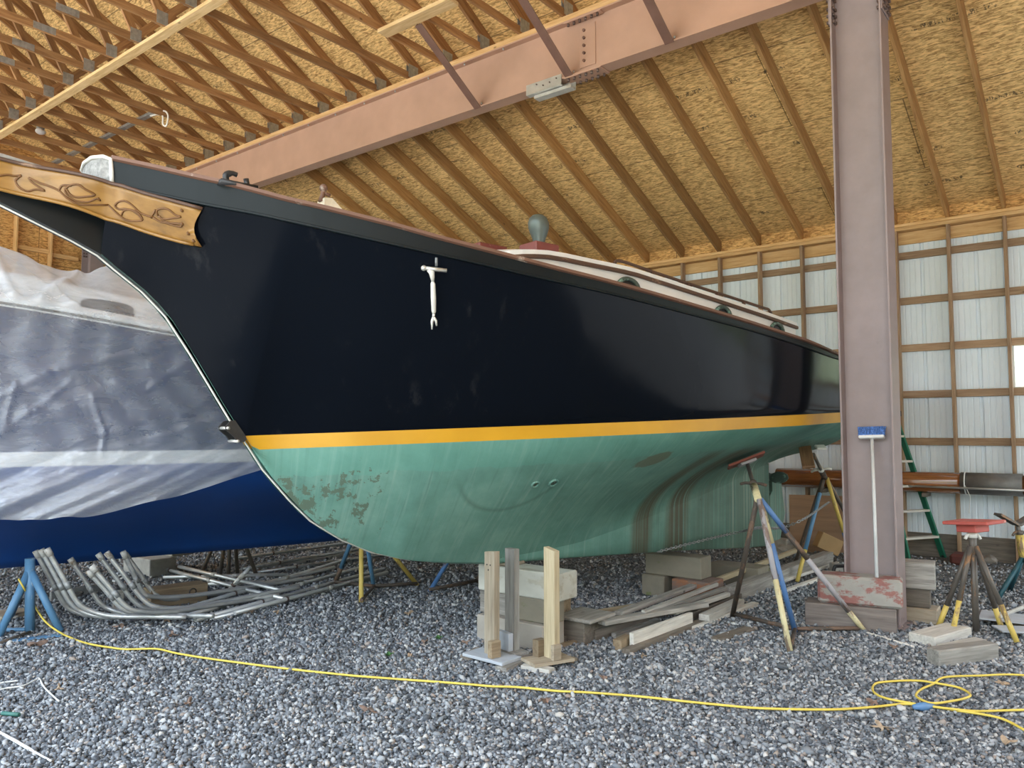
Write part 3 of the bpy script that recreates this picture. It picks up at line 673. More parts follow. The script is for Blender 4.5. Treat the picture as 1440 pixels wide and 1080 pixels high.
def top_pt(s, t):
    """side planking between the stripe (t=0) and the sheer strake (t=1)"""
    z0 = max(wt_z(s), canoe_z(s)); z1 = strk_z(s); b0 = wl_b(s) if wt_z(s) > canoe_z(s) else .05
    b1 = sh_b(s); k = max(0, min(1, (s+2.6)/2.2)); pw = 1.25*(1-k)+.72*k-.29*max(0, min(1, s-.6))
    return b0+(b1-b0)*t**pw, z0+(z1-z0)*t
def wline(s, q):
    z0, z1 = max(wb_z(s), canoe_z(s)), max(wt_z(s), canoe_z(s)); b1 = wl_b(s) if wt_z(s) > canoe_z(s) else .05
    bb = wl_b(s)-.012 if wb_z(s) > canoe_z(s) else .05
    return bb+(b1-bb)*q, z0+(z1-z0)*q
def bot_pt(s, t):
    zc = canoe_z(s); z0 = max(wb_z(s), zc); b0 = (wl_b(s)-.012) if wb_z(s) > zc else .05
    kb = .085 if -1.2 < s < 3.35 else .05
    if s > 3.35: kb = max(.004, .085*(1-(s-3.35)/.5))
    H = z0-zc; f = max(0, min(1, (s+1.1)/2.7)); a = max(0, min(1, (s-3.1)/.9))
    p1 = (b0*(.88-.05*f+.05*a), z0-H*(.30-.05*f-.05*a))
    p2 = (kb+b0*(.36-.345*f)+a*b0*.5, zc+H*(.32+.15*f-.42*a))
    P = [(b0, z0), p1, p2, (kb, zc)]
    c = [(1-t)**3, 3*t*(1-t)**2, 3*t*t*(1-t), t**3]
    return sum(c[i]*P[i][0] for i in range(4)), sum(c[i]*P[i][1] for i in range(4))
def loft(fn, n, stations=ST, both=True):
    V, Fc = [], []
    for sd in ((1, -1) if both else (1,)):
        o = len(V)
        for s in stations:
            for j in range(n+1):
                b, z = fn(s, j/n); V.append(Vector((s, -sd*b, z)))
        Fc += [tuple(i+o for i in (f if sd > 0 else f[::-1])) for f in grid_faces(len(stations), n+1)]
    return V, Fc
def bpart(name, V, Fc, m, smooth=True, parent=None, weld=True):
    me = mesh(V, Fc, name)
    if weld:
        b = bmesh.new(); b.from_mesh(me); bmesh.ops.remove_doubles(b, verts=b.verts, dist=.0008); bmesh.ops.dissolve_degenerate(b, edges=b.edges, dist=.0005); bmesh.ops.recalc_face_normals(b, faces=b.faces); b.to_mesh(me); b.free()
    o = link(name, me, parent or boat, BM, m, smooth)
    return o
topside = bpart('topside', *loft(top_pt, 22), M['hull_black'])
bpart('boot_stripe', *loft(wline, 3), M['hull_stripe'])
Vb, Fb = loft(bot_pt, 26)
bottom_o = bpart('bottom', Vb, Fb, M['hull_bottom'])
# keel: straight fin under the canoe body
ks = [-1.24, -.938, -.621, -.299]+[(-.299+(3.35+.299)*i/24) for i in range(1, 25)]
V, Fc = [], []
for s in ks:
    zc = canoe_z(s); zk = prof_z(s); kb = .085 if s > -1.0 else .05
    if s < -1.0: zc = zk+.001
    V += [Vector((s, -kb, zc)), Vector((s, -kb*.94, (zc+zk)/2)), Vector((s, -kb*.86, zk+.012)), Vector((s, -kb*.6, zk)), Vector((s, kb*.6, zk)), Vector((s, kb*.86, zk+.012)), Vector((s, kb*.94, (zc+zk)/2)), Vector((s, kb, zc))]
Fc = grid_faces(len(ks), 8); n = len(V); Fc.append(tuple(range(n-8, n)))
bpart('keel', V, Fc, M['hull_bottom'])
# rudder and propeller aperture
g = Geo()
rp = [(3.43, .42), (3.62, .44), (3.72, .7), (3.66, 1.04), (3.56, 1.13), (3.50, 1.10), (3.49, .95), (3.44, .9)]
V = [Vector((s, -.03, z)) for s, z in rp]+[Vector((s, .03, z)) for s, z in rp]; n = len(rp)
bpart('rudder', V, [tuple(range(n)), tuple(range(2*n-1, n-1, -1))]+[(i, n+i, n+(i+1) % n, (i+1) % n) for i in range(n)], M['hull_bottom'], False)
g = Geo(); g.tube([(3.33, 0, 1.10), (3.46, 0, 1.10)], .03, 10); g.ball((3.46, 0, 1.10), .045)
for a in range(3):
    an = a*2.094+.5; c = Vector((3.44, math.sin(an)*.13, 1.10+math.cos(an)*.13))
    V = []; 
    for i in range(10):
        th = 2*math.pi*i/10; r, w = .11*math.cos(th), .065*math.sin(th)
        p = Vector((3.44, 0, 1.10))+Vector((0, math.sin(an), math.cos(an)))*(.14+r)+Vector((.35, math.cos(an)*.94, -math.sin(an)*.94))*w; V.append(p)
    V2 = [v+Vector((.010, 0, 0)) for v in V]
    g.add(V+V2, [tuple(range(10)), tuple(range(19, 9, -1))]+[(i, 10+i, 10+(i+1) % 10, (i+1) % 10) for i in range(10)])
bpart('propeller', g.v, g.f, M['bronze'], False, None, False)
# transom
rows = [top_pt(S1, j/12) for j in range(13)]; low = [bot_pt(S1, j/8) for j in range(9)]
if wt_z(S1) > canoe_z(S1): low = [wline(S1, 1), wline(S1, 0)]+low
ring = [(b, z) for b, z in reversed(low)]+rows
V = [Vector((S1, -b, z)) for b, z in ring]+[Vector((S1, b, z)) for b, z in reversed(ring)]
bpart('transom', V, [tuple(range(len(V)))], M['hull_black'], False)
# bulwark with thickness, rubbing bead and cap rail
ss = [s for s in ST]
def bul(s, t): return sh_b(s)+.004+.006*t, strk_z(s)+(rail_z(s)-strk_z(s))*t
V, Fc = [], []
for sd in (1, -1):
    o = len(V)
    for s in ss:
        (b0, z0), (b1, z1) = bul(s, 0), bul(s, 1); th = min(.045, b0*.5)
        for b, z in ((b0, z0), (b1, z1), (b1-th, z1), (b0-th, z0-.02)): V.append(Vector((s, -sd*b, z)))
    n = 4
    for i in range(len(ss)-1):
        for j in range(4):
            q = (o+i*4+j, o+i*4+(j+1) % 4, o+(i+1)*4+(j+1) % 4, o+(i+1)*4+j); Fc.append(q if sd > 0 else q[::-1])
    Fc.append(tuple(o+j for j in range(4))); Fc.append(tuple(o+(len(ss)-1)*4+j for j in (3, 2, 1, 0)))
bpart('bulwark', V, Fc, M['bulwark'], False)
def strip(name, fn, w, h, m, stations=ss, sides=(1, -1)):
    """moulding: fn(s) gives (b,z) of its centre, w outward, h tall"""
    V, Fc = [], []
    for sd in sides:
        o = len(V)
        for s in stations:
            b, z = fn(s)
            for db, dz in ((w/2, -h*.3), (w/2, h*.3), (w*.3, h/2), (-w*.3, h/2), (-w/2, h*.3), (-w/2, -h*.3), (-w*.3, -h/2), (w*.3, -h/2)): V.append(Vector((s, -sd*max(.0, b+db), z+dz)))
        N8 = len(stations)
        for i in range(N8-1):
            for j in range(8):
                q = (o+i*8+j, o+i*8+(j+1) % 8, o+(i+1)*8+(j+1) % 8, o+(i+1)*8+j); Fc.append(q if sd > 0 else q[::-1])
        Fc.append(tuple(o+j for j in range(7, -1, -1))); Fc.append(tuple(o+(N8-1)*8+j for j in range(8)))
    return bpart(name, V, Fc, m, False, None, False)
strip('cap_rail', lambda s: (max(.05, sh_b(s)-.012), rail_z(s)), .085, .03, M['cap_wood'])
strip('rubbing_bead', lambda s: (sh_b(s)+.004, strk_z(s)), .022, .016, M['bulwark'])
strip('transom_rail', lambda s: (.0, 2.30), .9, .05, M['cap_wood'], [5.33, 5.38], (1,))
# deck
V = []
for s in ss: 
    b, z = sh_b(s)-.03, (strk_z(s)+rail_z(s))/2-.03
    for j in range(9): y = -1+j/4; V.append(Vector((s, y*b, z+.05*(1-y*y))))
bpart('deck', V, grid_faces(len(ss), 9), M['gel_white'])
# bow end of the bulwark: weathered head board closing the two sides
V, Fc = [], []
for k, (ds, bb) in enumerate(((0, .232), (-.045, .19), (-.075, .12), (-.085, 0), (-.075, -.12), (-.045, -.19), (0, -.232))):
    for z in (2.845, 2.875, 2.97, 3.008): V.append(Vector((S0+ds+.0, -bb, z+(.006 if abs(bb) < .15 else 0))))
Vi = [Vector((v.x+.03, v.y*.86, v.z)) for v in V]; nn = len(V)
Fc = grid_faces(7, 4)+[tuple(i+nn for i in f[::-1]) for f in grid_faces(7, 4)]+[(i*4+3, (i+1)*4+3, nn+(i+1)*4+3, nn+i*4+3) for i in range(6)]
bpart('head_board', V+Vi, Fc, M['head_grey'], False, None, False)
strip('head_rail', lambda s: (0, 3.012), .0, .0, M['white_paint'], [S0, S0+.01], (1,)) if False else None
g = Geo(); g.tube([(S0+.005, -.235, 2.86), (S0-.0, -.24, 2.93), (S0-.005, -.235, 3.0), (S0-.035, -.20, 3.018), (S0-.075, -.13, 3.022), (S0-.088, 0, 3.024), (S0-.075, .13, 3.022), (S0-.035, .20, 3.018)], .011, 8)
bpart('head_rail', g.v, g.f, M['white_paint'], True, None, False)
# stem knee / beak ahead of the planking
kn = [(s, prof_z(s)) for s in (-2.595, -2.66, -2.724, -2.79, -2.863, -2.958, -3.087, -3.254, -3.414)]+[(-3.6, 2.79), (-3.85, 2.86), (-4.15, 2.92), (-4.4, 2.955)]
tp = [(-4.42, 3.04), (-4.15, 3.03), (-3.85, 3.0), (-3.6, 2.975), (-3.431, 2.952), (-3.182, 2.918), (-2.965, 2.878), (-2.80, 2.83), (-2.62, 2.6)]
pl = kn+tp; n = len(pl)
V = [Vector((s, -.052, z)) for s, z in pl]+[Vector((s, .052, z)) for s, z in pl]
bpart('stem_knee', V, [tuple(range(n)), tuple(range(2*n-1, n-1, -1))]+[(i, n+i, n+(i+1) % n, (i+1) % n) for i in range(n)], M['stem_black'], False)
# pale worn edge along the stem
g = Geo(); g.tube([(s-.003, 0, z) for s, z in PROF if s < -.9], .0065, 6); bpart('stem_band', g.v, g.f, M['white_paint'], True, None, False)
g = Geo(); g.tube([(s, -.035, z+.012) for s, z in tp[:-1]], .018, 6); g.tube([(s, .035, z+.012) for s, z in tp[:-1]], .018, 6); bpart('beak_cap', g.v, g.f, M['grey_wood'], True, None, False)
# trail boards with carved vines
def hull_bz(s, z):
    z0 = max(wt_z(s), canoe_z(s)); z1 = strk_z(s); t = (z-z0)/(z1-z0)
    return 0 if t < 0 or s < -2.95 else top_pt(s, min(t, 1))[0]
def tb_b(s, z):
    if s <= -2.949:
        k = max(0, min(1, (s+3.40)/.451)); k = k*k*(3-2*k); return .09+(max(.15, hull_bz(-2.949, z)+.022)-.09)*k
    return max(.15, max(hull_bz(s, z), hull_bz(s-.06, z), hull_bz(s+.03, z))+.022)
tb_t = tabf([(-4.45, 3.02), (-3.9, 2.985), (-3.431, 2.935), (-3.183, 2.908), (-2.963, 2.869), (-2.816, 2.822), (-2.695, 2.788), (-2.577, 2.755), (-2.5, 2.735)])
tb_l = tabf([(-4.45, 2.90), (-3.9, 2.845), (-3.425, 2.779), (-3.169, 2.748), (-2.895, 2.682), (-2.774, 2.642), (-2.641, 2.602), (-2.518, 2.571), (-2.45, 2.555)])
def ogee(z): u = (z-2.571)/.184; return -2.518-.05*u-.03*math.sin(max(0, min(1, u))*math.pi*1.15)
CARVE = {
'd' : [(-3.337, 2.867), (-3.352, 2.85), (-3.361, 2.833), (-3.345, 2.805), (-3.309, 2.789), (-3.274, 2.803), (-3.236, 2.8), (-3.26, 2.816), (-3.291, 2.837), (-3.307, 2.859)] ,
'v1' : [(-3.432, 2.846), (-3.397, 2.859), (-3.367, 2.859), (-3.337, 2.867)] ,
'v2' : [(-3.307, 2.859), (-3.261, 2.838), (-3.215, 2.824), (-3.176, 2.807), (-3.14, 2.776), (-3.091, 2.752), (-3.043, 2.753), (-2.949, 2.766)] ,
'a' : [(-3.152, 2.815), (-3.131, 2.837), (-3.096, 2.843), (-3.063, 2.824), (-3.018, 2.804), (-3.059, 2.79), (-3.1, 2.783), (-3.127, 2.794), (-3.144, 2.816), (-3.151, 2.812), (-3.137, 2.787), (-3.098, 2.766), (-3.045, 2.767), (-3.01, 2.786), (-2.99, 2.78), (-3.005, 2.792)] ,
'v3' : [(-3.176, 2.807), (-3.166, 2.831), (-3.146, 2.836), (-3.125, 2.835)] ,
'v4' : [(-2.949, 2.766), (-2.924, 2.736), (-2.896, 2.714), (-2.868, 2.696), (-2.831, 2.691), (-2.796, 2.698), (-2.827, 2.734), (-2.875, 2.746), (-2.905, 2.745), (-2.923, 2.758), (-2.915, 2.776), (-2.887, 2.784), (-2.853, 2.766), (-2.807, 2.728), (-2.753, 2.71)] ,
'b' : [(-2.89, 2.715), (-2.884, 2.737), (-2.86, 2.744), (-2.826, 2.728), (-2.796, 2.698)] ,
'v5' : [(-2.753, 2.71), (-2.725, 2.693), (-2.682, 2.68), (-2.63, 2.666), (-2.633, 2.68), (-2.668, 2.683), (-2.705, 2.694), (-2.731, 2.716)] ,
'c' : [(-2.735, 2.718), (-2.744, 2.74), (-2.726, 2.751), (-2.696, 2.746), (-2.662, 2.721), (-2.638, 2.713), (-2.669, 2.707), (-2.707, 2.702), (-2.729, 2.716)] ,
'v6' : [(-2.762, 2.707), (-2.75, 2.746)] ,
}
for sd in (1, -1):
    st_ = [-4.45+(4.45-2.512)*i/44 for i in range(45)]; V, Fc = [], []
    for th in (0, -.03):
        for s in st_:
            for j in range(9):
                z = tb_l(s)+(tb_t(s)-tb_l(s))*j/8; s2 = min(s, ogee(z)); V.append(Vector((s2, -sd*(tb_b(s2, z)+th), z)))
    n = 45*9; Fc = grid_faces(45, 9)+[tuple(i+n for i in f[::-1]) for f in grid_faces(45, 9)]
    rim = [i*9 for i in range(45)]+[44*9+j for j in range(1, 9)]+[i*9+8 for i in range(43, -1, -1)]+list(range(7, 0, -1))
    Fc += [(rim[i], rim[(i+1) % len(rim)], n+rim[(i+1) % len(rim)], n+rim[i]) for i in range(len(rim))]
    if sd < 0: Fc = [f[::-1] for f in Fc]
    tbo = bpart('trail_board', V, Fc, M['carved'], True, None, False)
    for off in (0, -.86):
        for k, p in CARVE.items():
            g = Geo()
            if off and k in ('v5', 'c', 'v6'): continue
            dz = 0 if not off else .10
            q = catmull([(s+off, -sd*(tb_b(s+off, z)+.002), z+(tb_t(s+off)-tb_t(s) if off else 0)) for s, z in p], 4)
            g.tube(q, .0055, 6)
            bpart('vine_carving' if k[0] == 'v' else 'leaf_carving', g.v, g.f, M['carve_line'], True, tbo, False)
    for nm, fn in (('trail_board_moulding', tb_t), ('trail_board_moulding', tb_l)):
        g = Geo(); g.tube([(min(s, ogee(fn(s))), -sd*(tb_b(min(s, ogee(fn(s))), fn(s))+.004), fn(s)) for s in st_[:-1] if s < ogee(fn(s))], .010, 6); bpart(nm, g.v, g.f, M['dark_teak'] if fn is tb_t else M['carved'], True, tbo, False)
    g = Geo()
    for s, z in ((-2.64, 2.742), (-2.625, 2.68), (-2.59, 2.635), (-2.56, 2.60)):
        g.ball((s, -sd*(tb_b(s, z)+.003), z), .011, 0, (1, .4, 1), 8, 5)
    bpart('plug', g.v, g.f, M['carve_line'], True, tbo, False)
# hull lookups
bpy.context.view_layer.update()
def bvh_of(o): 
    return BVHTree.FromPolygons([BM @ v.co for v in o.data.vertices], [tuple(p.vertices) for p in o.data.polygons])
BV_TOP, BV_BOT = bvh_of(topside), bvh_of(bottom_o)
def hit(bv, x, y):
    d = ray(x, y).normalized(); h = bv.ray_cast(EYE, d)
    if h[0] is None: return None, None
    nrm = h[1]
    if nrm.dot(d) > 0: nrm = -nrm
    return h[0], nrm
# bobstay plate on the stem
pts = [(324, 592), (330.5, 591), (345.5, 613), (347, 618), (343, 622), (337, 622), (332, 619), (329, 614), (318.5, 605), (317, 600), (320, 597)]
pw = [BMI @ onP(x, y, BM @ Vector((0, -.065, 0)), BM.to_3x3() @ Vector((0, -1, 0))) for x, y in pts]; n = len(pw)
for sd in (1, -1):
    V = [Vector((p.x, -sd*.066, p.z)) for p in pw]+[Vector((p.x, -sd*.052, p.z)) for p in pw]
    bp = bpart('bobstay_plate', V, [tuple(range(n)), tuple(range(2*n-1, n-1, -1))]+[(i, n+i, n+(i+1) % n, (i+1) % n) for i in range(n)], M['black_iron'], False, None, False)
for x, y in ((320.5, 602), (334, 620.5)):
    p = BMI @ onP(x, y, BM @ Vector((0, -.066, 0)), BM.to_3x3() @ Vector((0, -1, 0)))
    g = Geo(); g.tube([(p.x, -.078, p.z), (p.x, .078, p.z)], .010, 8); bpart('pin', g.v, g.f, M['ss'], True, None, False)
# chain plate with hanging turnbuckle
h0, n0 = hit(BV_TOP, 606, 380); hr = lambda x, y: onP(x, y, h0+n0*.035, n0)
cp = rod('chainplate_toggle', hr(597, 377), hr(628, 380.5), .012, M['ss'], boat)
g = Geo(); g.ball(BMI @ hr(596, 377), .017); bpart('toggle_pin', g.v, g.f, M['ss'], True, None, False)
g = Geo(); P = lambda x, y: BMI @ hr(x, y)
g.tube([P(602, 379), P(607, 383), P(608, 390), P(608.5, 396)], [.012, .018, .013, .008], 8); g.tube([P(608.5, 396), P(608.8, 399), P(609.5, 418), P(610, 438), P(610, 441)], [.008, .014, .016, .014, .008], 8)
g.tube([P(610, 441), P(609.5, 446)], .008, 8); g.tube([P(609.5, 446), P(607.5, 452), P(607.5, 463)], [.009, .009, .005], 6); g.tube([P(609.5, 446), P(613, 451), P(614, 458)], [.009, .008, .005], 6)
bpart('turnbuckle', g.v, g.f, M['white_paint'], True, None, False)
h1, n1 = hit(BV_TOP, 613.5, 362); h2, n2 = hit(BV_TOP, 613.5, 374)
g = Geo(); q1, q2 = BMI @ (h1+n1*.004), BMI @ (h2+n2*.004); g.tube([q1, q2], .008, 6); bpart('chainplate', g.v, g.f, M['galv_dull'], True, None, False)
# through-hull fittings and the ring dent
for x, y, r in ((752.5, 680.5, .026), (778, 678.5, .032)):
    p, nn_ = hit(BV_BOT, x, y); 
    if p is None: continue
    u = nn_.orthogonal().normalized(); w = nn_.cross(u); g = Geo()
    g.tube([BMI @ (p+nn_*.006+(u*math.cos(a)+w*math.sin(a))*r) for a in [2*math.pi*i/16 for i in range(17)]], .009, 6)
    V = [BMI @ (p+nn_*.004+(u*math.cos(2*math.pi*i/16)+w*math.sin(2*math.pi*i/16))*r) for i in range(16)]
    bpart('through_hull', g.v, g.f, M['hull_bottom'], True, None, False)
    bpart('through_hull_bore', V, [tuple(range(16))], M['bronze'], False, None, False)
# cabin trunk
CT = tabf([(-.95, 2.70), (-.57, 2.775), (-.24, 2.803), (.063, 2.80), (.44, 2.797), (.758, 2.773), (1.49, 2.708), (2.38, 2.634), (2.82, 2.592)])
def cab_b(s):
    if s > -.42: return .78-.03*max(0, (s-1.5))
    u = min(1, (-.42-s)/.53); return .78*math.sqrt(max(0, 1-u**2.6))
cs = [-.95, -.949, -.945, -.935, -.92, -.90, -.87, -.83, -.78, -.72, -.65, -.57, -.48, -.42]+[-.35+.15*i for i in range(22)]
cs = [s for s in cs if s <= 2.81]+[2.82]
V = []
for s in cs:
    b = max(.0, cab_b(s))
    for sd in (1, -1): pass
    z = CT(s); V += [Vector((s, -b, z-.42)), Vector((s, -b, z)), Vector((s, b, z)), Vector((s, b, z-.42))]
Fc = grid_faces(len(cs), 4); Fc.append(tuple(len(V)-4+i for i in range(4)))
bpart('cabin_trunk', V, Fc, M['gel_white'], False)
V = []
for s in cs:
    b = cab_b(s)+.015; z = CT(s)
    for j in range(11):
        y = -1+j/5; V.append(Vector((s, y*b, z+.001+.085*(1-y*y)*min(1, b/.5))))
    V += [Vector((s, b, z-.03)), Vector((s, -b, z-.03))]
n = 13; Fc = [tuple(i*n+a for a in ()) for i in range(0)]
for i in range(len(cs)-1):
    for j in range(n): Fc.append((i*n+j, i*n+(j+1) % n, (i+1)*n+(j+1) % n, (i+1)*n+j))
Fc.append(tuple(range(n))); Fc.append(tuple((len(cs)-1)*n+j for j in range(n)))
bpart('cabin_roof', V, Fc, M['gel_white'], False)
ms = [s for s in cs if s > -.93]
strip('cabin_moulding', lambda s: (cab_b(s)+.014, CT(s)-.046), .03, .030, M['dark_teak'], ms)
for sd in (1, -1):
    g = Geo(); gz = lambda s: CT(s)+.045+.055
    g.tube(catmull([(.50, -sd*.60, gz(.5)-.05), (.56, -sd*.60, gz(.56))]+[(s, -sd*.60, gz(s)) for s in (.9, 1.3, 1.7, 2.1, 2.5)]+[(2.6, -sd*.60, gz(2.6)), (2.66, -sd*.60, gz(2.66)-.05)], 4), .013, 6)
    for s in (.95, 1.4, 1.8, 2.2): g.tube([(s, -sd*.60, gz(s)), (s, -sd*.60, gz(s)-.075)], .018, 6)
    bpart('grab_rail', g.v, g.f, M['dark_teak'], True, None, False)
    for s, z, w in ((.45, 2.63, .115), (1.62, 2.54, .105), (2.47, 2.48, .10)):
        g = Geo(); b = cab_b(s)+.012; el = [(s+w*math.cos(a), -sd*b, z+.075*math.sin(a)) for a in [2*math.pi*i/24 for i in range(25)]]
        g.tube(el, .017, 8); pl_ = bpart('portlight', g.v, g.f, M['bronze'], True, None, False)
        bpart('glass', [Vector((s+w*.95*math.cos(2*math.pi*i/20), -sd*(b-.005), z+.07*math.sin(2*math.pi*i/20))) for i in range(20)], [tuple(range(20))], M['window_dark'], False, pl_, False)
# two wooden vent boxes, one with its cowl
def local_box(name, lo, hi, m, parent=None):
    c = (Vector(lo)+Vector(hi))/2; d = Vector(hi)-Vector(lo)
    return link(name, box_mesh(d.x, d.y, d.z, .008), parent or boat, BM @ Matrix.Translation(c), m)
vb = local_box('vent_box', (-.08, -.352, 2.87), (.16, -.15, 3.0), M['mahog'])
vb2 = local_box('vent_box', (-.30, .06, 2.87), (-.02, .26, 3.035), M['mahog'])
g = Geo(); c = Vector((.04, -.25, 3.0)); prof_ = [(0, .042), (.015, .046), (.05, .052), (.09, .068), (.13, .080), (.17, .082), (.205, .070), (.228, .045), (.238, .0)]
V = []; 
for h, r in prof_:
    for i in range(18): a = 2*math.pi*i/18; V.append(c+Vector((r*math.cos(a)-.10*h*h*2, r*math.sin(a), h)))
g.add(V, [(i*18+j, i*18+(j+1) % 18, (i+1)*18+(j+1) % 18, (i+1)*18+j) for i in range(len(prof_)-1) for j in range(18)])
bpart('cowl', g.v, g.f, M['cowl'], True, vb)
# deck gear near the bow
p = BMI @ onP(332, 262, BM @ Vector((0, -.52, 0)), BM.to_3x3() @ Vector((0, -1, 0)))
g = Geo(); z0 = rail_z(p.x)+.012
g.box((p.x-.10, -sh_b(p.x)-.02, z0-.012), (p.x+.10, -sh_b(p.x)+.07, z0+.01))
g.tube(catmull([(p.x-.05, -sh_b(p.x)+.03, z0), (p.x-.06, -sh_b(p.x)+.03, z0+.045), (p.x-.03, -sh_b(p.x)+.03, z0+.065), (p.x+.0, -sh_b(p.x)+.03, z0+.062)], 4), [.018]*8+[.014]*5, 8)
g.tube([(p.x+.06, -sh_b(p.x)+.03, z0), (p.x+.05, -sh_b(p.x)+.03, z0+.05)], .016, 8)
bpart('bow_chock', g.v, g.f, M['black_iron'], True, None, False)
q = lambda x, y: BMI @ onP(x, y, BM @ Vector((0, -.25, 0)), BM.to_3x3() @ Vector((0, -1, 0)))
g = Geo(); a, b, c = q(447, 288), q(457, 280), q(487, 299)
a.z -= .12; c.z -= .1
V = []; apex = [q(452, 280), q(463, 281)]
for dy, sc in ((-.09, 1), (.0, 1.05), (.10, 1)):
    V += [Vector((a.x, -.25+dy, a.z)), Vector((apex[0].x, -.25+dy*.5, apex[0].z)), Vector((apex[1].x, -.25+dy*.5, apex[1].z)), Vector((c.x, -.25+dy*1.4, c.z))]
Fc = grid_faces(3, 4)+[(0, 1, 2, 3), (11, 10, 9, 8)]
wc = bpart('windlass_cover', V, Fc, M['canvas'], False, None, False)
g = Geo(); g.tube([q(452, 284), q(454, 272), q(454.5, 268)], [.022, .014, .014], 8); g.ball(q(455, 264.5), .026); g.tube([q(456, 272), q(464, 275)], .012, 6)
bpart('windlass_handle', g.v, g.f, M['cap_wood'], True, None, False)

# ------------------------------------------------------------------ the blue boat under plastic, parallel behind
O2 = Vector((2.5, 7.4, 0)); B2 = Matrix.Translation(O2) @ Matrix.Rotation(-TB, 4, 'Z')
blue = empty('sailboat', O2, 'sailboat with bright blue bottom wrapped in clear plastic, behind the black boat', 'sailboat', None, -TB)
def b2part(name, V, Fc, m, smooth=True, parent=None):
    me = mesh(V, Fc, name); b = bmesh.new(); b.from_mesh(me); bmesh.ops.remove_doubles(b, verts=b.verts, dist=.001); bmesh.ops.recalc_face_normals(b, faces=b.faces); b.to_mesh(me); b.free()
    return link(name, me, parent or blue, B2, m, smooth)
s2 = [-4.6+.2*i for i in range(52)]
def w2(s): return interp(s, [-4.6, -3.5, -2, 0, 2, 4, 5, 5.6], [.03, .55, 1.1, 1.35, 1.36, 1.2, .95, .7])
def ww2(s): return interp(s, [-4.6, -3.9, -2.5, -1, 1, 2.5, 4, 5, 5.6], [.02, .04, .6, 1.1, 1.3, 1.24, .9, .5, .1])
rz2 = tabf([(-4.6, 2.75), (-2.5, 2.58), (-.18, 2.445), (.37, 2.392), (1.0, 2.322), (2.5, 2.24), (4, 2.22), (5.6, 2.27)])
def low2(s): return interp(s, [-4.6, -4.0, -3.3, -2.4, -1.2, -.2, 1, 3.1, 3.6, 4.2, 5, 5.6], [2.3, 1.5, 1.05, .72, .52, .452, .437, .416, .45, 1.1, 1.35, 1.5])
def sec2(s, z0f, z1f, b0f, b1f, n, pw=.8): return None
def top2(s, t):
    zb = max(1.42, low2(s)); zt_ = rz2(s); b0 = ww2(s); b1 = w2(s); return b0+(b1-b0)*t**.7, zb+(zt_-zb)*t
def boot2(s, t): zb, za = max(1.315, low2(s)), max(1.42, low2(s)); return ww2(s)-.02*(1-t), zb+(za-zb)*t
def bot2(s, t):
    zc = low2(s); z0 = max(1.315, zc); b0 = ww2(s)-.02; H = z0-zc
    P = [(b0, z0), (b0*.98, z0-.45*H), (.30*b0, z0-.50*H), (.09 if s < 3.8 else .02, zc)]
    c = [(1-t)**3, 3*t*(1-t)**2, 3*t*t*(1-t), t**3]; return sum(c[i]*P[i][0] for i in range(4)), sum(c[i]*P[i][1] for i in range(4))
b2part('topside', *loft(top2, 8, s2), M['navy']); b2part('boot_stripe', *loft(boot2, 2, s2), M['gel_white'])
V, Fc = loft(bot2, 18, s2)
nn = len(s2)*19; Fc += [(i*19+18, (i+1)*19+18, nn+(i+1)*19+18, nn+i*19+18) for i in range(len(s2)-1)]
b2part('bottom', V, Fc, M['bottom_blue'])
V = []
for s in s2:
    b = w2(s)
    for dy, z in ((b+.03, -.01), (b+.035, .05), (b-.02, .09), (b-.06, .09)): V.append(Vector((s, -dy, rz2(s)+z)))
for s in s2:
    b = w2(s)
    for dy, z in ((b+.03, -.01), (b+.035, .05), (b-.02, .09), (b-.06, .09)): V.append(Vector((s, dy, rz2(s)+z)))
b2part('toe_rail', V, grid_faces(len(s2), 4)+[tuple(i+len(s2)*4 for i in f[::-1]) for f in grid_faces(len(s2), 4)], M['gel_white'], False)
for sd in (1, -1):
    g = Geo(); g.tube([(s, -sd*(w2(s)+.036), rz2(s)+.012) for s in s2], .010, 5); b2part('rail_shade_line', g.v, g.f, M['sleeve'], True)  # dark grey strip painting in the shadow line along the toe rail
V = []
for s in s2:
    for j in range(7): y = -1+j/3; V.append(Vector((s, y*(w2(s)-.01), rz2(s)+.03+.06*(1-y*y))))
b2part('deck', V, grid_faces(len(s2), 7), M['gel_white'])
cv = [-1.6+.2*i for i in range(22)]; V = []
def ct2(s): return rz2(s)+.33+.02*math.cos(s)
for s in cv:
    b = .82*min(1, max(.35, (s+1.9)/.8)); z = ct2(s)
    for y, zz in ((-b-.05, rz2(s)), (-b, z-.03), (-b+.06, z), (-b*.4, z+.05), (b*.4, z+.05), (b-.06, z), (b, z-.03), (b+.05, rz2(s))): V.append(Vector((s, y, zz)))
b2part('cabin_trunk', V, grid_faces(len(cv), 8)+[tuple(range(8)), tuple((len(cv)-1)*8+i for i in range(8))], M['gel_white'], False)
for sd in (-1, 1):
    for s in (.6, 1.55, 2.3):
        V = []
        for off in (0, -.03):
            for i in range(20):
                a = 2*math.pi*i/20; ca, sa = math.cos(a), math.sin(a); u = .20*math.copysign(abs(ca)**.6, ca); w = .075*math.copysign(abs(sa)**.6, sa)
                V.append(Vector((s+u, sd*(.845+off-.15*(w)), rz2(s)+.19+w-.055*u)))
        b2part('cabin_window', V, [tuple(range(20)), tuple(range(39, 19, -1))]+[(i, 20+i, 20+(i+1) % 20, (i+1) % 20) for i in range(20)], M['window_dark'], False)
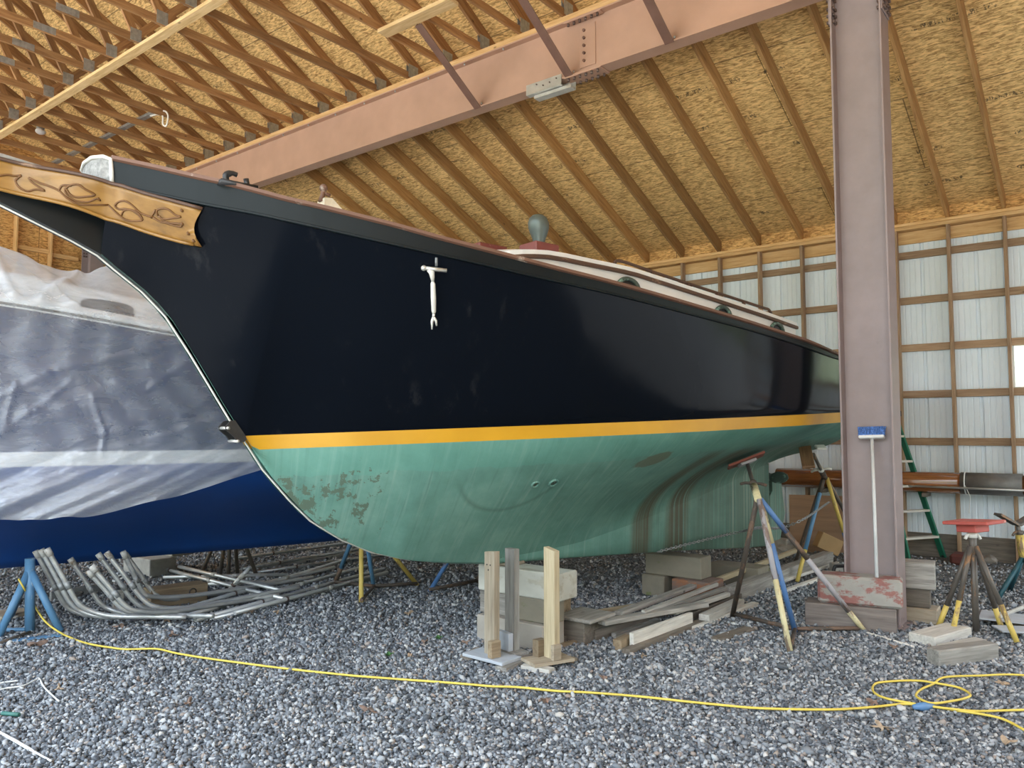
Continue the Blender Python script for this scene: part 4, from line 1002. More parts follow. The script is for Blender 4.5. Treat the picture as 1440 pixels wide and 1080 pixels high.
# the plastic: from a slack ridge over the cabin, over the rail and down the near side
pb = tabf([(-2.6, 1.10), (-1.2, 1.0), (-.134, .963), (.12, .941), (.388, .948), (.771, 1.024), (1.188, 1.112), (1.526, 1.213), (1.692, 1.255), (2.4, 1.45), (3.6, 1.6)])
ptz = tabf([(-2.6, 3.25), (-1.2, 3.2), (-.134, 2.99), (.079, 2.925), (.302, 2.857), (.429, 2.856), (.61, 2.955), (1.1, 2.98), (2.0, 2.86), (3.6, 2.8)])
NS, NV = 400, 190; V = []
B2I = B2.inverted(); nB2 = B2.to_3x3() @ Vector((0, -1, 0)); q2 = lambda x, y: B2I @ onP(x, y, B2 @ Vector((0, -1.40, 0)), nB2)
CREASE = []
for poly, amp in (([(-20, 572), (0, 560), (66, 524), (83, 520), (247, 485)], .016), ([(6, 608), (40, 580), (52, 576), (100, 535)], .016), ([(210, 514), (253, 486)], .010), ([(202, 552), (268, 505)], .010), ([(100, 645), (121, 639), (198, 621), (299, 591)], .012), ([(253, 587), (299, 557)], .012), ([(8, 600), (14, 570), (24, 540)], .018), ([(143, 640), (148, 610), (130, 560)], .016)):
    w_ = [q2(*p) for p in poly]
    for a, c in zip(w_, w_[1:]): CREASE.append((a.x, a.z, c.x, c.z, amp))
TENT = []
for poly in ([(0, 345), (20, 415)], [(22, 352), (107, 432)], [(130, 372), (60, 420)]):
    w_ = [q2(*p) for p in poly]; TENT.append((w_[0].x, w_[0].z, w_[1].x, w_[1].z))
def near_seg(px_, pz_, s_):
    dx, dz = s_[2]-s_[0], s_[3]-s_[1]; L2 = dx*dx+dz*dz; t_ = max(0, min(1, ((px_-s_[0])*dx+(pz_-s_[1])*dz)/L2)); return math.hypot(px_-s_[0]-dx*t_, pz_-s_[1]-dz*t_)
for i in range(NS):
    s = -2.5+6.0*i/(NS-1); zr2 = rz2(s)+.095; b = w2(s); zb = pb(s)
    path = [(-.9, ct2(s)+.06), (0, ptz(s)-.08), (.62, ptz(s)), (.80, ptz(s)-.035), (1.12, (ptz(s)+zr2)*.5-.02), (b-.02, zr2+.012), (b+.05, zr2-.02), (b+.058, zr2-.14)]
    # down the side, a few centimetres clear of the planking
    for k in range(1, 13):
        t = 1-k/12; z = zb+(zr2-.14-zb)*t
        bb = top2(s, max(0, (z-1.42)/(rz2(s)-1.42)))[0] if z > 1.42 else ww2(s)-.25*max(0, 1.3-z)**1.5*1.2
        path.append((bb+.05+.05*(1-t), z))
    # resample by length
    d = [0]
    for a, c in zip(path, path[1:]): d.append(d[-1]+math.hypot(c[0]-a[0], c[1]-a[1]))
    for j in range(NV):
        u = d[-1]*j/(NV-1); k = 0
        while k < len(d)-2 and d[k+1] < u: k += 1
        f = (u-d[k])/(d[k+1]-d[k]); bb = path[k][0]+(path[k+1][0]-path[k][0])*f; z = path[k][1]+(path[k+1][1]-path[k][1])*f
        dn = max(0, min(1, (1.55-z)/.5)); up_ = max(0, min(1, (z-2.45)/.2))
        ph = s*2.2-z*5.2
        w = dn*(.030*math.sin(ph*4.0+1.3*math.sin(s*3))+.018*math.sin(ph*8.6+s*2.0)+.012*math.sin(ph*15+z*4))
        w += .006*math.sin(s*24+z*9+2*math.sin(z*7))*(1-dn)*(1-up_)+.005*math.sin(s*9-z*22)*(1-up_)
        w += up_*.014*math.sin(s*11-bb*14+2*math.sin(s*4))
        if z < 2.45 and -.6 < s < 2.2:
            for c_ in CREASE:
                dd = near_seg(s, z, c_)
                if dd < .06: w += c_[4]*math.exp(-(dd/.016)**2)
        elif z >= 2.4 and -.6 < s < 2:
            for c_ in TENT:
                dd = near_seg(s, z, c_)
                if dd < .15: w += .03*math.exp(-(dd/.035)**2)
        V.append(Vector((s, -(bb+w+.03*dn), z+(.3*w if not up_ else w))))
me = mesh(V, grid_faces(NS, NV), 'plastic_sheet')
ps = link('plastic_sheet', me, None, B2, M['poly'], True)
tag(ps, 'clear wrinkled plastic sheet draped over the blue-bottomed boat', 'plastic sheet')
# ------------------------------------------------------------------ things on the ground
def pipe_leg(root, name, p0, p1, r, mats, cuts=()):
    """tapered paint: mats[i] up to fraction cuts[i] of the length"""
    p0, p1 = Vector(p0), Vector(p1); L = (p1-p0).length; g = Geo(); cs_ = [0]+list(cuts)+[1]
    for i in range(len(cs_)-1):
        a, b = -L/2+L*cs_[i], -L/2+L*cs_[i+1]; g.tube([(a, 0, 0), (b, 0, 0)], r, 10, i)
    me = mesh(g.v, g.f); me.polygons.foreach_set('material_index', g.mi); me.polygons.foreach_set('use_smooth', [len(f) == 4 for f in g.f])
    return link(name, me, root, frame(p0, p1), mats)
def pad_obj(root, c, nrm, w, l, t, m, spin=0.0, lab=None, along=None):
    nrm = Vector(nrm).normalized(); a = (Vector(along) if along else Vector((1, 0, 0))); a = (a-nrm*a.dot(nrm)).normalized(); b = nrm.cross(a)
    a, b = a*math.cos(spin)+b*math.sin(spin), b*math.cos(spin)-a*math.sin(spin)
    mw = Matrix(((a.x, b.x, nrm.x, c[0]), (a.y, b.y, nrm.y, c[1]), (a.z, b.z, nrm.z, c[2]), (0, 0, 0, 1)))
    o = link('pad', box_mesh(l, w, t, .006), root, mw, m)
    if lab: o['label'] = lab
    return o
def wing(root, c, axis, r, m):
    axis = Vector(axis).normalized(); u = axis.orthogonal().normalized(); w = axis.cross(u); c = Vector(c); g = Geo()
    # the bar lies across the sight line so both wings show
    u = (RT-axis*RT.dot(axis)).normalized()
    g.tube(catmull([c-u*r-axis*.03, c-u*r*.6+axis*.004, c, c+u*r*.6+axis*.004, c+u*r-axis*.03], 4), .012, 8); g.tube([c-axis*.02, c+axis*.02], .032, 10)
    return g.build('screw_handle', m, root, True, origin=c)
# near stand, red pad under the black boat
def stand(name, base, label, apex, feet, leg_mats, pad=None, sock=None, sockm=None, screw=None, r=.021, group=None, handle=M['rust'], braces=(), padn=None):
    root = empty(name, base, label, 'jack stand', group)
    for f, lm in zip(feet, leg_mats):
        a = Vector(apex)+Vector((f[0]-apex[0], f[1]-apex[1], 0)).normalized()*.02; m, cu = lm; pipe_leg(root, 'leg', a, f, r, m, cu)
    if sock: pipe_leg(root, 'socket', sock[0], sock[1], .030, [sockm], ())
    if screw:
        rod('screw', screw[0], screw[1], .018, M['dark_steel'], root)
        wing(root, Vector(screw[0])*.9+Vector(screw[1])*.1, Vector(screw[1])-Vector(screw[0]), .10, handle)
    for a, b in braces: rod('brace', a+Vector((0, 0, .02)), b+Vector((0, 0, .02)), .017, M['rust'], root, 6)
    return root
GR = 'jack stands propping the boats'
hp, hn = hit(BV_BOT, 1046, 641)
fA, fB, fC, fD = G(1030, 866, .012), G(1118, 888, .012), G(1111, 916, .012), G(1215, 887, .012)
axis0 = atD(1066, 702, 6.05); top0 = hp+hn*.075
bl, ye, cr, gy, ru = M['blue_leg'], M['yellow_leg'], M['cream_leg'], M['grey_leg'], M['rust']
# the stand stands a little outside the hull, its screw leaning in
s1 = stand('jack_stand', (axis0.x, axis0.y, 0), 'jack stand with dull red pad pressed against the green hull, near side', axis0+Vector((0, 0, 0)), [fA, fC, fB, fD],
           [([ru], ()), ([gy, cr], (.55,)), ([cr, bl], (.33,)), ([bl, ru, gy, cr], (.25, .45, .85))],
           sock=(axis0, axis0+(top0-axis0)*.34), sockm=cr, screw=(axis0+(top0-axis0)*.34, top0-(top0-axis0).normalized()*.02), group=GR,
           braces=((fA, fB), (fB, fD), (fB, fC)))
padc = hp+hn*.045
po = pad_obj(s1, padc, hn, .26, .34, .022, M['red_pad_dull'], .25, 'dull red tilted pad', RT)
g = Geo(); c = hp+hn*.068; u = (RT-hn*RT.dot(hn)).normalized(); w = hn.cross(u)
mwp = Matrix(((u.x, w.x, hn.x, c.x), (u.y, w.y, hn.y, c.y), (u.z, w.z, hn.z, c.z), (0, 0, 0, 1)))
link('pad_bracket', box_mesh(.15, .13, .025, .004), s1, mwp, M['grey_leg'])
# far-side aft stand
hb_, _n = hit(BV_BOT, 1146, 619); d_h = (hb_-EYE).dot(FW) if hb_ is not None else 8.5
ap = atD(1160, 672, 8.5); tp2 = atD(1144, 639, d_h); f1, f2 = G(1115, 802, .012), G(1121, 818, .01); f3 = G(1206, 812, .012); f4 = G(1232, 800, .012)
s2_ = stand('jack_stand', (ap.x, ap.y, 0), 'jack stand with yellow and blue legs behind the keel, left of the steel column', ap, [f1, f2, f3, f4],
            [([ru], ()), ([ru, M['light_blue_leg'], ye], (.15, .7)), ([ye, bl], (.55,)), ([M['dark_steel'], bl], (.4,))],
            sock=(ap, ap+(tp2-ap)*.3), sockm=ru, screw=(ap+(tp2-ap)*.3, tp2), group=GR, handle=M['white_paint'])
d2 = (tp2-ap).normalized()
pad_obj(s2_, tp2+d2*.01+Vector((-.05, .05, -.03)), (-.55, -.1, .83), .12, .36, .03, M['brown_pad'], .2, 'dark brown plank pad', (0, 0, -1))
pad_obj(s2_, atD(1154, 629, d_h), (-.35, -.25, .9), .08, .10, .025, M['white_paint'], 0, 'pale pad block', RT)
# empty stand with a red square pad
cf = G(1373, 893, 0); ap = Vector((cf.x, cf.y, 0)); pz = onP(1368, 768, cf, Vector((FW.x, FW.y, 0)).normalized()).z
apx = Vector((cf.x, cf.y, pz)); topz = onP(1366, 748, cf, Vector((FW.x, FW.y, 0)).normalized()).z
yb = lambda c: ([M['dark_steel'], ye], (c,))
ff = [G(1319, 883, .012), G(1339, 892, .012), G(1410, 888, .012), G(1430, 903, .012)]
s3 = empty('jack_stand', (cf.x, cf.y, 0), 'empty jack stand with bright red square pad and yellow-tipped legs', 'jack stand', GR)
for f, c in zip(ff, (.72, .62, .72, .62)): pipe_leg(s3, 'leg', apx+(Vector((f.x, f.y, apx.z))-apx).normalized()*.02, f, .020, *yb(c))
pipe_leg(s3, 'socket', apx, (cf.x, cf.y, .03), .024, [M['dark_steel']], ()); pipe_leg(s3, 'socket', apx+Vector((0, 0, -.06)), apx+Vector((0, 0, .08)), .027, [M['dark_steel']], ())
wing(s3, apx+Vector((0, 0, .085)), (0, 0, 1), .06, M['white_paint'])
rod('screw', apx+Vector((0, 0, .08)), (cf.x, cf.y, topz), .016, M['dark_steel'], s3)
pad_obj(s3, (cf.x+.02, cf.y-.01, topz+.075), (.02, .06, 1), .33, .33, .026, M['red_pad'], .62, 'bright red plywood pad', RT)
pad_obj(s3, (cf.x+.01, cf.y, topz+.03), (.02, .06, 1), .16, .17, .06, M['red_pad'], .45, None, RT)
# stand with black V head at the right edge
cf = G(1437, 838, 0); nn_ = Vector((FW.x, FW.y, 0)).normalized(); at = lambda x, y: onP(x, y, cf, nn_)
s4 = empty('jack_stand', (cf.x, cf.y, 0), 'jack stand with black V-shaped head and yellow socket at the right edge', 'jack stand', GR)
a_ = at(1434, 752); b_ = at(1439, 790)
pipe_leg(s4, 'socket', a_, b_, .034, [ye], ())
for f in (G(1403, 842, .012), G(1420, 830, .012), G(1470, 848, .012), G(1462, 822, .012)): pipe_leg(s4, 'leg', b_+Vector((0, 0, .05)), f, .022, [M['teal_leg']], ())
wing(s4, a_+Vector((0, 0, .02)), (0, 0, 1), .07, M['dark_steel']); rod('screw', a_, at(1431, 738), .02, M['dark_steel'], s4)
g = Geo(); v0 = at(1430, 738)
for e in (at(1403, 723), at(1456, 722)):
    g.stick(v0, e, .12, .022, (0, 0, 1)) 
v_o = g.build('v_head', M['dark_steel'], s4, origin=v0)
# blue stand at the left edge
cf = G(42, 889, 0); nn_ = Vector((FW.x, FW.y, 0)).normalized(); at = lambda x, y: onP(x, y, cf, nn_)
s5 = empty('jack_stand', (cf.x, cf.y, 0), 'light blue pipe stand at the left edge with the yellow cord hooked on it', 'jack stand', GR)
tpz = at(42, 785); lb = M['light_blue_leg']; mid = at(42, 800)
pipe_leg(s5, 'post', tpz, (cf.x, cf.y, .012), .036, [lb], ())
for f in (G(-2, 895, .012), G(14, 868, .012), G(85, 888, .012)): pipe_leg(s5, 'leg', mid, f, .028, [lb], ())
rod('brace', G(-2, 905, .02), G(42, 889, .02), .014, M['dark_steel'], s5, 6); lumber('foot_bar', G(-10, 904, .012), G(88, 893, .012), .07, .012, lb, parent=s5); rod('brace', G(10, 886, .02), G(40, 885, .02), .016, lb, s5, 8)
# stand under the blue boat
cf = G(323, 808, 0); nn_ = Vector((FW.x, FW.y, 0)).normalized(); ap = onP(325, 715, cf, nn_)
s6 = stand('jack_stand', (cf.x, cf.y, 0), 'dark steel jack stand under the blue hull, its many legs showing', ap, [G(283, 807, .01), G(309, 809, .01), G(321, 810, .01), G(334, 806, .01), G(360, 808, .01)], [([M['dark_steel']], ())]*5, r=.022, group=GR)
pad_obj(s6, ap+Vector((0, 0, .02)), (0, -.3, 1), .2, .2, .03, M['brown_pad'])
# far-side stands of the black boat
nn_ = Vector((FW.x, FW.y, 0)).normalized(); cf = G(516, 832, 0); ap = onP(508, 728, cf, nn_)
s7 = stand('jack_stand', (cf.x, cf.y, 0), 'jack stand with blue and yellow legs beneath the black bow, far side', ap, [G(471, 821, .01), G(508, 847, .01), G(526, 827, .01), G(587, 823, .01)],
           [([M['light_blue_leg'], ru], (.75,)), ([ye], ()), ([M['light_blue_leg']], ()), ([ye], ())], r=.022, group=GR, braces=((G(508, 847, .02), G(526, 827, .02)), (G(471, 821, .02), G(526, 827, .02)), (G(526, 827, .02), G(587, 823, .02))))
pipe_leg(s7, 'socket', ap+Vector((0, 0, -.05)), ap+Vector((0, 0, .12)), .03, [ye], ())
cf = G(640, 826, 0); ap = onP(748, 600, cf, nn_)
s8 = stand('jack_stand', (ap.x, ap.y, 0), 'leaning jack stand with blue legs behind the forefoot of the green keel', ap, [G(604, 832, .01), G(671, 819, .01), G(700, 826, .01)], [([bl], ()), ([bl, ru], (.9,)), ([ru], ())], r=.022, group=GR, braces=((G(604, 832, .02), G(671, 819, .02)),))

# ---- three wooden prop posts on boards
def prop(label, foot, pm, board, cleats, h, w, topslant, boardm, cross):
    root = empty('prop_stand', (foot[0], foot[1], 0), label, 'prop stand', 'home-made wooden prop posts'); dirn = RT.copy(); dirn.z = 0
    return root
def ground_board(root, name, px, w, h, z, m):
    a, b = G(*px[0], z), G(*px[1], z); return lumber(name, a, b, w, h, m, parent=root)
def upright(root, px0, px1, y_top, y_bot, z0, depth_t, m, slant=0.0, name='post'):
    """post whose broad face looks at the camera's left: between px0 and px1 at the foot row y_bot"""
    a, b = G(px0, y_bot, z0), G(px1, y_bot+5, z0); n_ = (b-a).normalized(); back = Vector((-n_.y, n_.x, 0)); 
    if back.dot(FW) < 0: back = -back
    c = (a+b)/2; zt_ = onP((px0+px1)/2, y_top, c, Vector((FW.x, FW.y, 0)).normalized()).z; w = (b-a).length
    V = [];  H = zt_-z0
    for d in (0, depth_t):
        for s_, top in ((-w/2, H), (w/2, H-slant)):
            for z in (0, top): V.append((z, s_, d))
    Fc = [(0, 1, 3, 2), (4, 6, 7, 5), (0, 4, 5, 1), (2, 3, 7, 6), (0, 2, 6, 4), (1, 5, 7, 3)]
    x, y, z = Vector((0, 0, 1)), n_, back
    mw = Matrix(((x.x, y.x, z.x, c.x), (x.y, y.y, z.y, c.y), (x.z, y.z, z.z, z0), (0, 0, 0, 1)))
    return link(name, mesh(V, Fc), root, mw, m), c, n_, back
def prop_stand(label, pxl, pxr, ytop, ybot, pm, cl_m, bd_m, slant, bl=.26, notch=False):
    c0 = G((pxl+pxr)/2, ybot, .055)
    root = empty('prop_stand', (c0.x, c0.y, 0), label, 'prop stand', 'home-made wooden prop posts')
    _, c, n_, back = upright(root, pxl, pxr, ytop, ybot, .057, .045, pm, slant)
    c = Vector((c.x, c.y, 0))
    return root, c, n_, back
rA, c, n_, bk = prop_stand('left wooden prop post with notched top on a pale blue board', 681, 695, 777, 918, M['tan_wood'], None, None, -.012)
bd = G(654, 919, .05), G(718, 941, .05)
lumber('foot_board', G(664, 916, .045), G(720, 930, .045), .20, .022, M['blue_block'], parent=rA); lumber('cross_foot', G(704, 942, .017), G(733, 929, .017), .09, .034, M['grey_wood'], parent=rA); lumber('cross_foot', G(655, 926, .017), G(676, 914, .017), .09, .034, M['grey_dark'], parent=rA)
cl = c+n_*.075-bk*.035; lumber('cleat', cl-bk*.02+Vector((0, 0, .057+.055)), cl+bk*.06+Vector((0, 0, .057+.055)), .045, .11, M['brown_timber'], parent=rA)
g = Geo()
for dx, dz in ((-.025, .60), (.012, .60), (-.01, .565)): g.ball(c+n_*dx-bk*.002+Vector((0, 0, .057+dz)), .005, 0, (1, 1, 1), 6, 4)
g.build('nail', M['black'], rA, origin=c)
rB, c, n_, bk = prop_stand('right wooden prop post, yellowish with a slanted top, on a tan board', 765, 780, 770, 923, M['yellow_wood'], None, None, .02)
lumber('foot_board', G(742, 932, .045), G(798, 923, .045), .19, .022, M['tan_wood'], parent=rB); lumber('cross_foot', G(736, 937, .017), G(776, 944, .017), .075, .034, M['silver_wood'], parent=rB); lumber('cross_foot', G(778, 922, .017), G(808, 930, .017), .07, .034, M['tan_wood'], parent=rB)
cl = c-n_*.085-bk*.03; lumber('cleat', cl-bk*.02+Vector((0, 0, .057+.055)), cl+bk*.06+Vector((0, 0, .057+.055)), .06, .11, M['brown_timber'], parent=rB); cl = c+n_*.062; lumber('cleat', cl-bk*.03+Vector((0, 0, .057+.05)), cl+bk*.04+Vector((0, 0, .057+.05)), .03, .10, M['tan_wood'], parent=rB)
rC, c, n_, bk = prop_stand('dark weathered prop post behind the other two, on a pale blue cleat', 710, 723, 772, 910, M['grey_wood'], None, None, -.004)
cl = c-bk*.03; lumber('cleat', cl-n_*.09+Vector((0, 0, .057+.06)), cl+n_*.06+Vector((0, 0, .057+.06)), .04, .12, M['blue_block'], parent=rC); lumber('foot_board', c-n_*.12+Vector((0, 0, .045)), c+n_*.12+Vector((0, 0, .045)), .16, .022, M['grey_wood'], parent=rC); lumber('cross_foot', c+n_*.09-bk*.09+Vector((0, 0, .017)), c+n_*.09+bk*.12+Vector((0, 0, .017)), .06, .034, M['grey_dark'], parent=rC)
# ---- blocking under the keel
def block(lo, hi, m, label, group=None, bev=.008): return tag(bx('timber_block', lo, hi, m, None, bev), label, 'wood block', group)
KB = 'blocking under the forward keel'
block((4.55, 3.30, 0), (4.82, 3.92, .19), M['turq_block'], 'bottom grey block with turquoise flecks under the forward keel', KB)
block((4.60, 3.27, .191), (4.78, 3.62, .36), M['green_wood'], 'mossy green block in the middle of the forward keel stack', KB)
block((4.62, 3.64, .191), (4.80, 3.95, .36), M['grey_wood'], 'grey block beside the mossy one in the forward keel stack', KB)
block((4.90, 3.18, 0), (5.15, 3.85, .17), M['grey_dark'], 'low dark block right of the forward keel stack', KB)
block((4.86, 3.10, .171), (5.22, 3.42, .20), M['grey_wood'], 'flat grey plank lying right of the forward keel stack', KB)
block((4.86, 3.44, .171), (5.12, 3.95, .40), M['brown_timber'], 'brown timber behind the white block under the forward keel', KB)
block((4.60, 3.20, .361), (4.845, 3.95, .555), M['white_block'], 'big white-painted block on top of the forward keel stack', KB)
block((4.63, 3.66, .556), (4.82, 3.86, .582), M['tan_wood'], 'thin wooden shim between white block and green keel', KB)
KC = 'blocking under the aft keel'
block((6.78, 3.50, 0), (7.08, 3.74, .20), M['green_wood'], 'left lower block with greenish face under the aft keel', KC)
block((6.74, 3.02, 0), (7.05, 3.40, .20), M['rust_block'], 'right lower rust-stained block under the aft keel', KC)
block((6.82, 3.14, .201), (7.05, 3.72, .40), M['green_wood'], 'top long block with pale green edges under the aft keel', KC)
p = G(1044, 797, 0); block((7.75, 2.95, 0), (8.05, 3.5, .2), M['green_wood'], 'low brown-green block at the heel of the keel', KC)
# ---- timbers at the column foot
def slab(label, p0, p1, w, z0, h, m, name='timber_block', cat='wood block', group=None, bev=.008):
    a, b = Vector((p0.x, p0.y, z0+h/2)), Vector((p1.x, p1.y, z0+h/2)); return tag(lumber(name, a, b, w, h, m, bev=bev), label, cat, group)
a, b = G(1132, 880), G(1262, 893); d = (b-a).normalized(); side = Vector((-d.y, d.x, 0)); 
if side.dot(FW) < 0: side = -side
TMB = 'heavy timbers at the foot of the steel column'
slab('lower mauve-brown heavy timber at the foot of the steel column', a+side*.14, b+side*.14, .26, 0, .185, M['mauve_timber'], group=TMB)
a2 = a+d*.10+side*.02; slab('upper heavy timber with flaking red and white paint before the steel column', a2+side*.15, b+d*.05+side*.15, .24, .186, .225, M['red_timber'], group=TMB, bev=.02)
p = G(1262, 862); q = G(1307, 862)
e0 = Vector((7.20, 1.40, 0)); 
slab('short grey-brown block leaning on top of the pile right of the column', Vector((7.26, 1.66, 0)), Vector((7.32, 1.29, 0)), .20, .27, .22, M['grey_wood'], group=TMB)
slab('dark small block in the middle of the pile right of the column', Vector((7.27, 1.62, 0)), Vector((7.31, 1.33, 0)), .18, .12, .149, M['grey_dark'], group=TMB)
slab('rough tan broken block at the bottom right of the column', Vector((7.28, 1.62, 0)), Vector((7.30, 1.27, 0)), .22, 0, .119, M['tan_wood'], group=TMB)
# black tool case handle behind the timbers
cse = empty('tool_case', G(1189, 860, 0), 'black case with a carry handle behind the red timber', 'case')
cc = Vector(cse.location); n_ = Vector((FW.x, FW.y, 0)).normalized(); hz = onP(1189, 801, cc, n_).z
lumber('body', cc-RT*.14+Vector((0, 0, hz/2-.02)), cc+RT*.14+Vector((0, 0, hz/2-.02)), .12, hz-.04, M['black'], parent=cse, bev=.015)
g = Geo(); g.tube(catmull([cc-RT*.10+Vector((0, 0, hz-.04)), cc-RT*.085+Vector((0, 0, hz+.02)), cc-RT*.06+Vector((0, 0, hz+.03)), cc+RT*.06+Vector((0, 0, hz+.03)), cc+RT*.085+Vector((0, 0, hz+.02)), cc+RT*.10+Vector((0, 0, hz-.04))], 4), .016, 8); g.build('handle', M['black'], cse, True, origin=cc)
# ---- two loose blocks at the right
a, b = G(1322, 940), G(1406, 929); d = (b-a).normalized(); side = Vector((-d.y, d.x, 0)); side = side if side.dot(FW) > 0 else -side
LB = 'loose blocks in the right foreground'
slab('grey squared block lying in front of the red-padded stand', a+side*.055, b+side*.055, .11, 0, .115, M['grey_wood'], group=LB)
a, b = G(1300, 908), G(1352, 893); d = (b-a).normalized(); side = Vector((-d.y, d.x, 0)); side = side if side.dot(FW) > 0 else -side
slab('flat tapered board behind the grey squared block', a+side*.02, b+side*.02, .20, 0, .075, M['silver_wood'], group=LB)
slab('thin wedge board between the two loose foreground blocks', G(1325, 918)+side*.0, G(1380, 907), .10, 0, .05, M['silver_wood'], group=LB)
# ---- plank pile
PP = [  # ends in the photo, width, thickness, height of underside, material, label
 ((880, 880), (1012, 840), .16, .04, 0, 'grey_dark', 'bottom wide dark plank in the lumber pile'),
 ((880, 921), (1007, 870), .07, .04, 0, 'grey_dark', 'nearest dark plank along the front of the lumber pile'),
 ((888, 914), (972, 882), .035, .12, .0, 'silver_wood', 'pale board standing on edge at the front of the lumber pile'),
 ((868, 916), (884, 908), .07, .08, 0, 'brown_timber', 'short brown offcut at the front end of the lumber pile'),
 ((866, 908), (930, 884), .05, .06, 0, 'grey_wood', 'thin grey plank end poking left just behind the pale edge board'),
 ((863, 900), (925, 878), .045, .05, .0, 'grey_wood', 'second thin grey plank end behind the pale edge board'),
 ((830, 902), (905, 880), .11, .09, 0, 'grey_dark', 'thick nearly black timber end at the left of the lumber pile'),
 ((846, 905), (992, 876), .085, .035, .135, 'grey_wood', 'long grey-brown plank lying across the top of the lumber pile'),
 ((870, 892), (1000, 838), .075, .035, .14, 'grey_wood', 'broad silver-grey plank rising at the back of the lumber pile'),
 ((905, 893), (1008, 848), .04, .03, .155, 'silver_wood', 'narrow pale plank in the middle of the lumber pile'),
 ((930, 884), (1020, 850), .045, .03, .13, 'grey_wood', 'narrow grey plank between two pale ones in the pile'),
 ((948, 884), (1024, 856), .05, .035, .11, 'silver_wood', 'pale plank right of the middle of the lumber pile'),
 ((962, 880), (1040, 848), .05, .06, .03, 'grey_dark', 'dark plank under the pale middle ones in the lumber pile'),
 ((990, 880), (1040, 856), .09, .05, .04, 'silver_wood', 'short wide pale board before the rusty stand leg'),
 ((786, 888), (900, 868), .03, .03, .09, 'yellow_wood', 'thin blond batten running to the right prop post'),
 ((788, 904), (872, 884), .05, .05, 0, 'grey_dark', 'low dark plank running to the right prop post'),
 ((790, 911), (868, 890), .04, .03, 0, 'brown_timber', 'reddish-brown strip beside the right prop post'),
 ((1002, 845), (1126, 792), .045, .045, .15, 'yellow_wood', 'long cream pole reaching back to the right past the stand'),
 ((1028, 846), (1165, 792), .12, .14, .0, 'grey_wood', 'wide grey timber behind the legs of the near stand'),
 ((1085, 828), (1178, 797), .04, .03, .03, 'silver_wood', 'thin white strip at the far right of the lumber pile'),
 ((1096, 836), (1162, 812), .05, .03, .0, 'silver_wood', 'splintered pale strip right of the near stand legs'),
 ((968, 886), (1062, 852), .07, .035, .0, 'silver_wood', 'pale plank ending by the rusty leg of the near stand'),
 ((1007, 902), (1054, 886), .10, .025, 0, 'grey_dark', 'loose dark board alone on the gravel left of the near stand'),
]
for (p0, p1, w, h, z, m, lab) in PP:
    slab(lab, G(*p0), G(*p1), w, z, h, M[m], 'plank', 'plank', 'planks of the lumber pile', .003)
tag(rod('thin_rod', G(1172, 876, .012), G(1285, 910, .012), .010, M['silver_wood']), 'thin pale rod lying on the gravel before the heavy timbers', 'rod')
# ---- sheet and boxes at the wall behind the keel
a, b = G(1112, 775), G(1190, 779); up0 = Vector((.28, .12, 1)).normalized()
L = (b-a).length; c = (a+b)/2+up0*.36
tag(lumber('plywood_sheet', a+up0*.38, b+up0*.38, .012, .76, M['ply'], up0), 'brown plywood sheet leaning behind the far stand', 'board')
bxo = empty('carton', G(1165, 782, 0), 'small tilted tan box propped before the plywood sheet', 'box')
cc = Vector(bxo.location); mwp = frame(cc+Vector((0, 0, .16))-RT*.15-Vector((0, 0, -.07)), cc+Vector((0, 0, .16))+RT*.15-Vector((0, 0, .07)))
link('body', box_mesh(.29, .16, .20, .006), bxo, mwp, M['cardboard']); link('hand_slot', box_mesh(.13, .012, .03, .003), bxo, mwp @ Matrix.Translation((0, -.085, .02)) if False else mwp @ Matrix.Translation((0, .082, .02)), M['black'])
slab('small grey crate block beside the tilted tan box', G(1170, 806), G(1182, 806), .16, 0, .11, M['concrete'], 'block', 'block')
# ---- varnished spar along the wall
sp = empty('varnished_spar', (10.92, 1.6, .95), 'long varnished brown spar lying along the metal wall', 'spar')
for y0, y1, m, nm, r in ((-2.6, .98, 'varnish', 'spar', .115), (1.60, 3.86, 'varnish', 'spar', .125)): rod(nm, (10.92, y0, .95), (10.92, y1, .95), r, M[m], sp, 20)
sl = rod('sleeve', (10.92, .975, .95), (10.92, 1.61, .95), .132, M['sleeve'], sp, 20); sl['label'] = 'dull grey wrapped sleeve'
g = Geo()
for x in (.0,): g.tube([Vector((10.92, 1.56, .95))+Vector((math.cos(a), .02*math.sin(a), math.sin(a)))*.138 for a in [2*math.pi*i/24 for i in range(25)]], .007, 6)
g.tube([(10.785, 1.55, .93), (10.78, 1.5, .80), (10.80, 1.52, .6)], .004, 5); g.build('lashing', M['white_rope'], sp, True, origin=(10.92, 1.56, .95))
for yy in (3.2, 2.0, .6): bx('bracket', (10.80, yy-.03, .77), (11.05, yy+.03, .82), M['grey_dark'], sp)
tag(rod('thin_pole', (10.77, 2.35, onX(1290, 683.5, 10.77).z), (10.77, .1, onX(1440, 690.5, 10.77).z), .013, M['alu']), 'thin silver pole lying in front of the varnished spar', 'pole')
